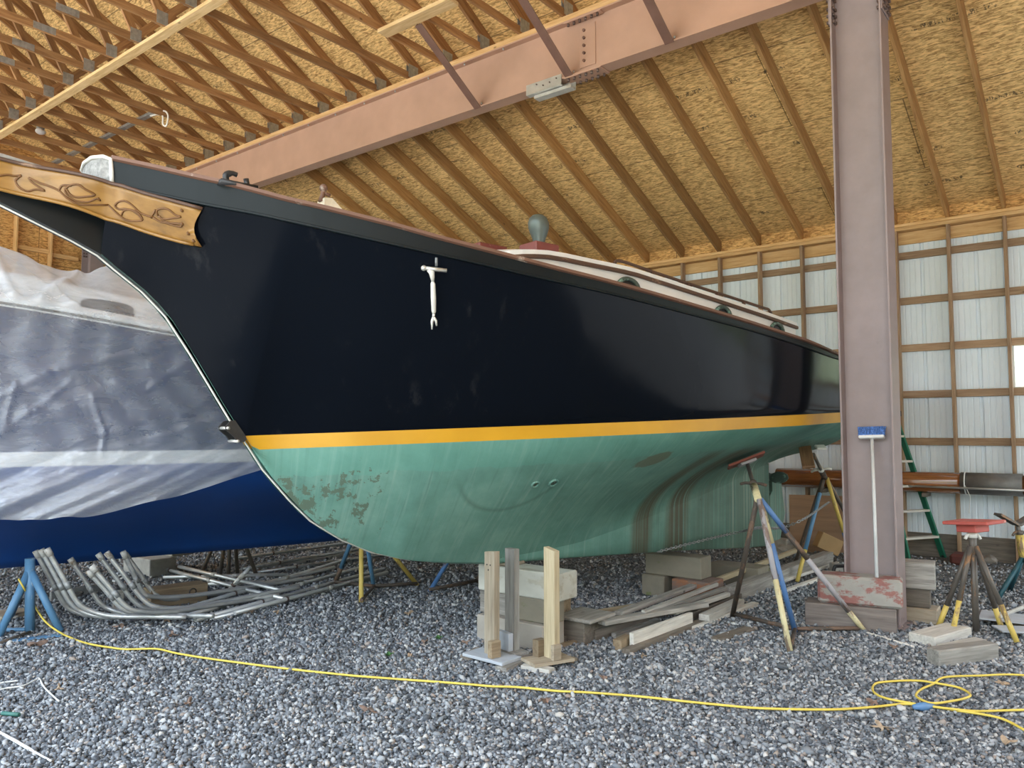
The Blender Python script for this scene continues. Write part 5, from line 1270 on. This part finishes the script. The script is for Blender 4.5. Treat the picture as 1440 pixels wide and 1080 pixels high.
# ---- green step ladder
lf = G(1327, 784, 0); Lr = empty('step_ladder', lf, 'green fibreglass step ladder standing right of the steel column', 'ladder')
dv = Vector((FW.x, FW.y, 0)).normalized(); rt2 = Vector((RT.x, RT.y, 0)).normalized(); pl = lambda x, y: onP(x, y, lf, dv)
tR = pl(1258, 585); lf2 = G(1277, 788, 0); wv = lf2-lf
tL = tR+wv*.46
lumber('rail', lf, tR, .03, .075, M['green_rail'], wv.normalized().cross((tR-lf).normalized()), Lr); lumber('rail', lf2, tL, .03, .075, M['green_rail'], wv.normalized().cross((tL-lf2).normalized()), Lr)
bk = (dv*.55+rt2*.05)
for a_, b_ in ((tR, lf+dv*.75-rt2*.28), (tL, lf2+dv*.75-rt2*.28)): lumber('rear_rail', (b_.x, b_.y, 0), a_+dv*.05-Vector((0, 0, .02)), .025, .055, M['green_rail'], wv.normalized().cross(Vector((0, 0, 1))), Lr)
for y in (754.5, 717.5, 683, 648.5, 613.5):
    zz = pl(1300, y).z; f = zz/tR.z; a_ = lf+(tR-lf)*f; b_ = lf2+(tL-lf2)*f; lumber('step', a_, b_, .085, .028, M['step'], parent=Lr)
a_, b_ = tR, tL; lumber('top_cap', a_+(a_-b_).normalized()*.03+Vector((0, 0, .03)), b_-(a_-b_).normalized()*.03+Vector((0, 0, .03)), .16, .07, M['black'], parent=Lr)
for f in (lf, lf2): g = Geo(); g.ball(f+Vector((0, 0, .02)), .03, 0, (1, 1, .7), 8, 5); g.build('foot', M['black'], Lr, True, origin=f)
# ---- push broom against the column
hb = onX(1226, 612, 6.90); ft = onX(1233.5, 806, 6.62); ft = Vector((6.60, ft.y, ft.z))
ft = onX(1233, 812, 6.55)
br = empty('push_broom', (ft.x, ft.y, 0), 'push broom with blue bristles standing upside down against the column', 'broom')
dr = (hb-ft).normalized(); rod('handle', ft, hb, .013, M['handle_white'], br)
a_, b_ = onX(1208, 615, 6.90), onX(1244, 614, 6.90); ax = (b_-a_)
V = []; o = lumber('brush_block', a_, b_, .05, .028, M['gel_white'], dr, br, .006)
g = Geo(); n_ = 46
for i in range(n_):
    for j in range(5):
        f = (i+.5)/n_; base_ = a_+ax*f+Vector((-.02+.01*j, 0, 0))+dr*.012
        lean = ax.normalized()*random.uniform(-.012, .012)+Vector((random.uniform(-.012, .012), 0, 0)); g.tube([base_, base_+dr*random.uniform(.062, .08)+lean], .0035, 4)
bo = g.build('bristles', M['bristle'], br, origin=a_)
# ---- bent greenhouse hoops and straight pipes at left
HP = 'galvanised bent pipe hoops heaped at the left'
hoops = [  # upper end, bend, far end in the photo; upper-end depth shift
 ((50, 775), (108, 868), (232, 862), 'leftmost bent pipe hoop, nearest the blue stand'),
 ((58, 773), (118, 868), (250, 866), 'second bent pipe hoop from the blue stand, strapped to the first'),
 ((66, 772), (128, 866), (262, 868), 'third bent pipe hoop from the blue stand, highest of its bundle'),
 ((99, 786), (160, 864), (300, 866), 'lone bent pipe hoop between the two strapped bundles'),
 ((124, 803), (194, 868), (345, 846), 'bent pipe hoop with the lowest upper end'),
 ((129, 796), (200, 866), (360, 842), 'bent pipe hoop just right of the lowest-ended one'),
 ((138, 779), (212, 864), (392, 836), 'bent pipe hoop at the left of the tall right pair'),
 ((150, 777), (226, 862), (420, 826), 'bent pipe hoop at the right of the tall right pair'),
 ((173, 776), (214, 846), (440, 812), 'rightmost bent pipe hoop with an open end'),
 ((176, 779), (238, 850), (470, 798), 'thin bent pipe crossing the rightmost open end'),
]
for i, (u, v, w, lab) in enumerate(hoops):
    root = empty('pipe_hoop', G(*v, 0), lab, 'pipe', HP)
    z1 = .03+.05*(i % 3); b_ = G(*v, z1); e_ = G(*w, .03+.02*(i % 4)); 
    nn_ = Vector((FW.x, FW.y, 0)).normalized(); ref = b_+nn_*(.05*(i % 2))+rt2*-.3; t_ = onP(*u, b_-nn_*.16, nn_)
    m1 = b_+(t_-b_)*.30+Vector((-.01, 0, -.035)); m2 = b_+(e_-b_)*.22
    pts = [t_, t_+(m1-t_)*.5, m1, b_+(t_-b_)*.08+(e_-b_)*.025, m2, b_+(e_-b_)*.6, e_]
    g = Geo(); g.tube(catmull(pts, 7), .0195, 10); g.build('pipe', M['pipe'], root, True, origin=b_)
    d0 = (t_-m1).normalized(); g = Geo(); g.tube([t_+d0*.004, t_-d0*.06], .0245, 12); g.build('collar', M['pipe_end'], root, True, origin=t_)
    g = Geo(); q = m1+(t_-m1)*.3; g.tube([q-d0*.03, q+d0*.03], .0225, 10); g.build('coupling', M['galv_dull'], root, True, origin=q)
for (x, y, lab, dx) in ((100, 838, 'black strap around the left bundle of bent pipes', 22), (168, 812, 'pale tie around the right pair of bent pipes', 12)):
    nn_ = Vector((FW.x, FW.y, 0)).normalized(); c = onP(x, y, G(120, 868, 0) if x < 150 else G(205, 864, 0), nn_); g = Geo()
    g.tube([c+rt2*(.062*math.cos(a)*dx/14)+Vector((0, 0, 1))*(.018*math.sin(a)+.022*math.cos(a))+nn_*(.035*math.sin(a)) for a in [2*math.pi*i/20 for i in range(21)]], .008, 6)
    tag(g.build('strap', M['black'] if x < 150 else M['white_rope'], None, True, origin=c), lab, 'strap')
SPG = 'straight galvanised pipes under the blue boat'
strs = [((190, 790), (400, 842), .06, 'straight grey pipe slanting down right behind the bent hoops'), ((205, 786), (395, 830), .09, 'upper straight grey pipe slanting behind the bent hoops'), ((318, 834), (352, 797), .02, 'short grey pipe propped up under the dark stand'),
        ((230, 812), (405, 808), .03, 'level grey pipe behind the slanting ones'), ((290, 822), (372, 818), .03, 'short level grey pipe beside the dark stand'), 
        ((240, 862), (490, 786), .05, 'topmost long straight pipe sloping to the right'), ((262, 866), (515, 796), .03, 'long straight pipe second from the top, sloping right'), ((275, 872), (540, 800), .03, 'long straight pipe third from the top, sloping right'), ((300, 870), (530, 812), .02, 'lowest long straight pipe nearest the camera'), ((330, 862), (545, 805), .05, 'long straight pipe crossing over the lower ones'),
        ((330, 786), (500, 762), .04, 'far grey pipe beneath the blue keel'), ((340, 800), (505, 772), .05, 'second far grey pipe beneath the blue keel'), ((350, 806), (560, 778), .03, 'third far grey pipe beneath the blue keel')]
for (p0, p1, z, lab) in strs:
    a, b = G(*p0, z), G(*p1, z)
    if 'propped' in lab: b = onP(405-354+352, 797, a, Vector((FW.x, FW.y, 0)).normalized()) if False else onP(352, 797, a, Vector((FW.x, FW.y, 0)).normalized())
    root = empty('straight_pipe', (a.x, a.y, 0), lab, 'pipe', SPG)
    rod('pipe', a, b, .019, M['pipe'] if 'far' not in lab else M['galv'], root, 10); d = (b-a)
    rod('coupling', a+d*.55, a+d*.55+d.normalized()*.07, .0225, M['pipe_end'], root, 10); rod('clip', a+d*.28, a+d*.28+d.normalized()*.02, .024, M['bolt'], root, 8)
# two flat rails below the keel
slab('wide flat aluminium rail lying beneath the blue keel', G(345, 803), G(505, 778), .10, 0, .03, M['alu'], 'rail', 'rail', None, .002)
# blocks by the pipes
BB = 'blocks under the blue boat'
p = G(207, 812, 0); block((p.x, p.y-.05, 0), (p.x+.3, p.y+.55, .19), M['concrete'], 'grey block with turquoise stains under the blue keel at left', BB)
p = G(228, 806, 0); block((p.x+.02, p.y-.16, .191), (p.x+.28, p.y+.30, .34), M['turq_block'], 'pale block stacked on the grey one under the blue keel', BB)
bb = empty('timber_block', G(248, 862, 0), 'dark brown timber with a ring bolt behind the bent pipes', 'wood block', BB)
a, b = G(212, 858), G(292, 846); d = (b-a).normalized(); sd = Vector((-d.y, d.x, 0)); lumber('beam', a+sd*.1+Vector((0, 0, .085)), b+sd*.1+Vector((0, 0, .085)), .2, .17, M['brown_timber'], parent=bb)
c = a+(b-a)*.72-sd*.005+Vector((0, 0, .11)); g = Geo(); g.tube([c+d*(.03*math.cos(t))+Vector((0, 0, .03*math.sin(t))) for t in [2*math.pi*i/16 for i in range(17)]], .006, 6); g.build('ring', M['black_iron'], bb, True, origin=c)
slab('low grey board on edge behind the left bent pipes', G(70, 846), G(150, 832), .03, 0, .09, M['galv_dull'], 'board', 'board')
slab('pale flat board under the blue stand at the left edge', G(-12, 872), G(36, 862), .26, 0, .04, M['tan_wood'], 'board', 'board')
slab('small grey offcut board standing between the bent pipes', G(158, 858), G(174, 856), .03, 0, .17, M['grey_wood'], 'board', 'board')
# ---- white sheet panels at right edge
nn_ = Vector((FW.x, FW.y, 0)).normalized()
for (p0, p1, w, h, lab) in (((1378, 864), (1450, 872), .36, .012, 'upper pale blue sheet panel with white edges lying at the right edge'), ((1402, 884), (1452, 886), .20, .012, 'lower pale sheet panel nearest the camera at the right edge')):
    tag(lumber('sheet_panel', G(*p0, .07), G(*p1, .07), w, h, M['blue_block'], parent=None), lab, 'panel')
slab('white lath lying across the pale sheet panels', G(1405, 884), G(1448, 866), .03, .078, .03, M['silver_wood'], 'lath', 'lath')
slab('dark board under the pale sheet panels', G(1384, 872), G(1452, 884), .14, 0, .06, M['grey_dark'], 'board', 'board')
# ---- chain from stand to stand
def chain(name, pts, lab, link_l=.042, r=.0042):
    q = catmull(pts, 14); d = 0; segs = []; k = 0; g = Geo(); acc = [0]
    for a, b in zip(q, q[1:]): acc.append(acc[-1]+(b-a).length)
    n = int(acc[-1]/(link_l*.78)); prev = None
    def P(u):
        i = 0
        while i < len(acc)-2 and acc[i+1] < u: i += 1
        return q[i]+(q[i+1]-q[i])*((u-acc[i])/max(1e-6, acc[i+1]-acc[i]))
    for i in range(n):
        c = P(acc[-1]*(i+.5)/n); t = (P(acc[-1]*min(1, (i+1)/n))-P(acc[-1]*i/n)).normalized(); u = t.cross(Vector((0, 0, 1))).normalized(); w = t.cross(u)
        s_ = u if i % 2 else w; h = link_l/2
        g.tube([c+t*(h*math.cos(a))+s_*(.011*math.sin(a)) for a in [2*math.pi*k/8 for k in range(9)]], r, 4, 0, False)
    return tag(g.build(name, M['galv_dull'], None, True, origin=q[0]), lab, 'chain')
pA = onP(1066, 742, (axis0+fA)/2, nn_); pB = atD(1166, 706, 8.5)
chain('chain', [pA, onP(1098, 742, (pA+pB)/2, nn_), onP(1130, 730, (pA+pB)/2, nn_), pB], 'thin chain from the near stand to the yellow-and-blue stand behind')
h3, n3 = hit(BV_BOT, 1000, 757); kp = lambda x, y: BM @ (BMI @ onP(x, y, BM @ Vector((0, -.14, 0)), BM.to_3x3() @ Vector((0, -1, 0))))
chain('chain', [pA, kp(1040, 748), kp(1000, 757), kp(960, 767), kp(925, 776)], 'thin chain running along the green keel to the near stand')
# ---- yellow cord
cz = .028
C1 = [(45, 846), (62, 872), (82, 888), (105, 899), (128, 906), (155, 910.5), (178, 913), (220, 912.5), (250, 919), (300, 927), (400, 940), (480, 948.5), (500, 950.5), (560, 955), (650, 961.5), (690, 965), (730, 966.5), (780, 971.5), (830, 974), (900, 979.5), (960, 986), (1010, 991), (1060, 995.5), (1120, 997.5), (1180, 997.5), (1230, 994), (1268, 990), (1288, 991), (1312, 994), (1345, 999), (1390, 1006), (1415, 1013), (1445, 1029)]
C2 = [(1288, 990), (1250, 983), (1232, 976), (1227, 968), (1232, 961), (1248, 958.5), (1275, 957), (1296, 957.5), (1312, 960), (1330, 963), (1350, 967.5), (1364, 976), (1360, 981), (1338, 986), (1312, 989), (1298, 985), (1288, 978), (1296, 969), (1312, 962), (1324, 953.5), (1345, 951), (1380, 950), (1415, 948.5), (1450, 950)]
C3 = [(1300, 992), (1330, 996), (1372, 1000), (1412, 999), (1450, 998)]
nnv = Vector((FW.x, FW.y, 0)).normalized(); bl5 = G(42, 889, 0)
cordg = Geo()
st0 = [onP(26, 814, bl5-nnv*.05, nnv), onP(34, 828, bl5-nnv*.06, nnv)]
pts = st0+[G(x, y, max(cz, .20-.10*i) if i < 2 else cz+.004*math.sin(i*1.7)) for i, (x, y) in enumerate(C1)]
co = empty('extension_cord', G(1288, 990, 0), 'yellow extension cord lying across the gravel foreground', 'cord')
cordg.tube(catmull(pts, 5), .0072, 6); cordg.build('cord', M['cord'], co, True, origin=G(700, 965, 0))
g = Geo(); g.tube(catmull([G(x, y, cz+.006+.003*math.sin(i)) for i, (x, y) in enumerate(C2)], 5), .0068, 6); g.build('cord_loop', M['cord'], co, True, origin=G(1290, 970, 0))
g = Geo(); g.tube(catmull([G(x, y, cz+.003) for x, y in C3], 5), .0068, 6); g.build('cord_tail', M['cord'], co, True, origin=G(1370, 1000, 0))
g = Geo()
a, b = G(1284, 994, .03), G(1313, 993, .03)
g.tube([a, a+(b-a)*.3, a+(b-a)*.35, a+(b-a)*.65, a+(b-a)*.7, b], [.012, .019, .023, .023, .019, .012], 10); pg = g.build('plug', M['cord_plug'], co, True, origin=a); pg['label'] = 'blue cord connector'
# ---- white cord ends and scraps at left foreground
g = Geo(); g.tube(catmull([G(x, y, .022) for x, y in ((-8, 972), (8, 968), (33, 964), (50, 956), (55, 954), (62, 966), (74, 978), (83, 986))], 5), .005, 6); tag(g.build('cord_end', M['white_rope'], None, True, origin=G(40, 965, 0)), 'thin white cord bent over the gravel at the left edge', 'cord')
g = Geo(); g.tube(catmull([G(x, y, .022) for x, y in ((-8, 1026), (20, 1041), (48, 1057), (72, 1070))], 5), [.008]*10+[.005]*6, 6); tag(g.build('cord_end', M['white_rope'], None, True, origin=G(30, 1047, 0)), 'straight white cord at the bottom left corner', 'cord')
g = Geo(); g.tube(catmull([G(x, y, .022) for x, y in ((-8, 962), (10, 959), (26, 957))], 5), .005, 6); tag(g.build('cord_end', M['white_rope'], None, True, origin=G(10, 959, 0)), 'short white cord end above the bent one at the left edge', 'cord')
tag(rod('plastic_scrap', G(3, 1003, .025), G(27, 1005, .025), .011, M['teal_scrap']), 'small teal plastic scrap at the left edge of the gravel', 'scrap')
# ---- leaves
def leaf(x, y, L, m, lab, rot=0.0, lobes=5):
    c = G(x, y, .03); V = [Vector((0, 0, .006))]; n_ = 22
    for i in range(n_):
        a = 2*math.pi*i/n_; r = L*(.55+.28*math.cos(lobes*a))*(.55+.45*abs(math.cos(a)))
        V.append(Vector((r*math.cos(a)*1.15, r*math.sin(a)*.75, .012*math.sin(a*2+x)+.010*math.cos(a*3))))
    V2 = [v-Vector((0, 0, .0015)) for v in V]; k = n_+1
    Fc = [(0, 1+i, 1+(i+1) % n_) for i in range(n_)]+[(k, k+1+(i+1) % n_, k+1+i) for i in range(n_)]+[(1+i, k+1+i, k+1+(i+1) % n_, 1+(i+1) % n_) for i in range(n_)]
    return tag(link('fallen_leaf', mesh(V+V2, Fc), None, Matrix.Translation(c) @ Matrix.Rotation(rot, 4, 'Z') @ Matrix.Rotation(.25, 4, 'X'), m), lab, 'leaf', 'fallen leaves on the gravel')
LV = [(50, 905, .09, 'leaf', 'long brown leaf under the blue stand at left'), (83, 968, .06, 'leaf_pale', 'yellow-tan leaf beside the white cord'), (168, 880, .06, 'leaf', 'brown leaf below the bend of the left pipe hoops'), (235, 872, .07, 'leaf_pale', 'pale crumpled leaf against the bent pipes'), (243, 892, .05, 'leaf', 'small reddish leaf right of the pipe bends'), (351, 860, .06, 'leaf_pale', 'tan leaf before the long straight pipes'), (388, 860, .045, 'leaf_pale', 'small tan leaf right of another by the straight pipes'),
      (575, 862, .05, 'leaf_pale', 'tan leaf on the open gravel before the blue-legged stand'), (598, 902, .06, 'leaf', 'reddish leaf beside a green weed in the middle'), (655, 903, .05, 'leaf', 'brown leaf just left of the left prop post'), (577, 921, .04, 'leaf_pale', 'pale leaf left of the prop posts'), (518, 998, .075, 'leaf', 'large grey-brown leaf below the cord, left of centre'), (768, 984, .05, 'leaf', 'brown leaf just below the cord at the centre'), (1240, 1022, .075, 'leaf_pale', 'broad tan leaf below the cord coil at right'), (1418, 1042, .06, 'leaf_pale', 'tan leaf in the bottom right corner'), (1408, 960, .07, 'leaf_pale', 'pale strip of leaf between the cord strands at right'), (1258, 909, .05, 'leaf', 'brown leaf by the end of the thin rod'), (905, 922, .045, 'leaf_pale', 'tan leaf in front of the lumber pile'), (848, 952, .04, 'leaf', 'small reddish leaf right of the prop boards'), (1228, 987, .06, 'leaf', 'dark leaf touching the cord left of the coil'), (265, 988, .055, 'leaf', 'curled brown leaf on the left foreground gravel')]
for i, (x, y, L, m, lab) in enumerate(LV): leaf(x, y, L, M[m], lab, i*1.3, 5 if i % 2 else 3)
for x, y, lab in ((617, 903, 'small green weed sprouting left of the prop posts'), (547, 927, 'tiny green weed farther left in the gravel')):
    c = G(x, y, 0); g = Geo()
    for i in range(6):
        a = i*1.05; d = Vector((math.cos(a), math.sin(a), 0)); t = c+d*.035+Vector((0, 0, .035+.01*(i % 2))); u = d.cross(Vector((0, 0, 1)))
        g.add([c+Vector((0, 0, .02)), (c+t)/2+u*.013+Vector((0, 0, .02)), t, (c+t)/2-u*.013+Vector((0, 0, .02))], [(0, 1, 2, 3)])
    tag(g.build('weed', M['green_leaf'], None, origin=c), lab, 'weed')
# ---- rubble along the foot of the wall
RB = 'rubble stones along the wall foot'
def rock(x, y, r, m, lab, sq=.6):
    p = G(x, y, 0); bm = bmesh.new(); bmesh.ops.create_icosphere(bm, subdivisions=2, radius=1)
    for v in bm.verts: k = 1+.18*math.sin(v.co.x*5+x)+.14*math.cos(v.co.y*6+y)+.1*math.sin(v.co.z*7); v.co = Vector((v.co.x*r*1.25*k, v.co.y*r*k, max(-.4, v.co.z)*r*sq*k))
    me = bpy.data.meshes.new('rock'); bm.to_mesh(me); bm.free()
    return tag(link('rubble_stone', me, None, Matrix.Translation((p.x, p.y, r*sq*.38)) @ Matrix.Rotation(x, 4, 'Z'), m), lab, 'stone', RB)
for a in ((1412, 782, .13, M['stone'], 'round pale stone at the wall foot behind the red pad'), (1392, 790, .10, M['stone'], 'squat stone left of the round one at the wall foot'), (1436, 786, .12, M['stone'], 'stone at the wall foot near the right edge'), (1350, 776, .09, M['stone'], 'small stone at the wall foot right of the ladder'), (1105, 776, .12, M['stone'], 'stone at the wall foot left of the plywood sheet'), (1090, 786, .10, M['stone'], 'stone beside the rudder at the wall foot')): rock(*a)
slab('long pale kerb timber at the wall foot behind the red pad', G(1335, 772), G(1440, 782), .14, 0, .15, M['concrete'], 'timber_block', 'kerb')
tag(bx('rag_bundle', G(1376, 798)+Vector((0, 0, 0)), G(1376, 798)+Vector((.45, -.45, .12)) if False else G(1376, 798)+Vector((.3, .3, .13)), M['red_rag'], None, .03), 'dark reddish bundle on the dirt behind the red-padded stand', 'bundle')
slab('pale kerb stone at the wall foot left of the plywood', G(1085, 772), G(1112, 776), .16, 0, .16, M['concrete'], 'timber_block', 'kerb')
# ------------------------------------------------------------------ gravel
def icos():
    bm = bmesh.new(); bmesh.ops.create_icosphere(bm, subdivisions=1, radius=1)
    V = np.array([v.co[:] for v in bm.verts]); Fc = np.array([[v.index for v in f.verts] for f in bm.faces]); bm.free(); return V, Fc
def scatter():
    V0, F0 = icos(); protos = []
    for k in range(10):
        v = V0*np.array([1.35, 1.0, .72])*(1+rng.uniform(-.28, .28, (len(V0), 1)))
        protos.append(v)
    pts = []
    for d0, d1, dens in ((2.9, 4.6, 4600), (4.6, 6.2, 3300), (6.2, 8.2, 1600), (8.2, 11.5, 500)):
        w = (d0+d1)/2*1.3128/2+.5; n = int(dens*(d1-d0)*2*w); dd = rng.uniform(d0, d1, n); la = rng.uniform(-1, 1, n)*(dd*.6564+.5)
        n2 = int(n*.22); dd = np.concatenate([dd, rng.uniform(d0, d1, n2)]); e_ = np.abs(rng.normal(0, 1.1, n2)); s_ = rng.choice([-1, 1], n2); la = np.concatenate([la, s_*(dd[n:]*.6564+.5+e_)])
        pts.append(np.stack([dd*math.sin(HEAD)+la*RT.x, dd*math.cos(HEAD)+la*RT.y, dd], 1))
    P = np.concatenate(pts); P = P[(P[:, 0] < 11.0) & (P[:, 1] > -2.5)]
    # leave darker dirt showing by the wall
    keep = rng.random(len(P)) < np.clip(1.15-.16*np.maximum(0, P[:, 0]-5.5), .2, 1); P = P[keep]; n = len(P)
    sc = rng.gamma(6, 1/6, n)*.0064+.0022
    sc *= np.clip(.8+.06*P[:, 2], .9, 1.5)
    nv, nf = len(V0), len(F0); A = np.empty((n, nv, 3), np.float32)
    pk = rng.integers(0, 10, n)
    q = rng.normal(size=(n, 4)); q[:, 1:3] *= .45; q /= np.linalg.norm(q, axis=1)[:, None]
    w, x, y, z = q.T
    Rm = np.stack([1-2*(y*y+z*z), 2*(x*y-w*z), 2*(x*z+w*y), 2*(x*y+w*z), 1-2*(x*x+z*z), 2*(y*z-w*x), 2*(x*z-w*y), 2*(y*z+w*x), 1-2*(x*x+y*y)], 1).reshape(n, 3, 3)
    pr = np.stack(protos)[pk]
    A = np.einsum('nij,nvj->nvi', Rm, pr)*sc[:, None, None]
    A[:, :, 0] += P[:, 0, None]; A[:, :, 1] += P[:, 1, None]; A[:, :, 2] += (sc*rng.uniform(.25, .95, n))[:, None]
    Fa = (F0[None]+np.arange(n)[:, None, None]*nv).reshape(-1)
    me = bpy.data.meshes.new('gravel'); me.vertices.add(n*nv); me.vertices.foreach_set('co', A.reshape(-1).astype(np.float32))
    me.loops.add(len(Fa)); me.loops.foreach_set('vertex_index', Fa.astype(np.int32)); me.polygons.add(n*nf)
    me.polygons.foreach_set('loop_start', np.arange(0, n*nf*3, 3, dtype=np.int32)); me.update(calc_edges=True); me.validate()
    o = link('gravel', me, None, None, M['pebble']); o['kind'] = 'stuff'; o['label'] = 'blue-grey crushed stone gravel covering the shed floor'; o['category'] = 'gravel'
    return o
scatter()
# ------------------------------------------------------------------ daylight
wd = bpy.data.worlds.new('sky'); SC.world = wd; wd.use_nodes = True; t = wd.node_tree; n = NB(t)
bg = t.nodes['Background']
tc = t.nodes.new('ShaderNodeTexCoord'); sp = n.n('ShaderNodeSeparateXYZ'); n.l(tc.outputs['Generated'], sp.inputs[0])
col = n.ramp(sp.outputs[2], [(.0, (.16, .20, .12)), (.04, (.27, .33, .23)), (.10, (.25, .30, .21)), (.17, (.36, .41, .33)), (.21, (.82, .89, .96)), (.4, (.86, .93, 1.0)), (1, (.60, .78, 1.0))])
n.l(col, bg.inputs[0]); bg.inputs[1].default_value = SKY
sl_ = bpy.data.lights.new('sun', 'SUN'); so = bpy.data.objects.new('sun', sl_); COL.objects.link(so)
sl_.energy = SUN; sl_.angle = R(.6); sl_.color = (1, .95, .86)
so.rotation_euler = Vector(SUN_DIR).to_track_quat('-Z', 'Y').to_euler()
SC.view_settings.view_transform = 'Standard'; SC.view_settings.look = 'None'; SC.view_settings.gamma = 1; SC.view_settings.exposure = EXPO
SC.view_settings.use_curve_mapping = False
SC.cycles.max_bounces = 10; SC.cycles.diffuse_bounces = 6; SC.cycles.glossy_bounces = 4; SC.cycles.transparent_max_bounces = 12
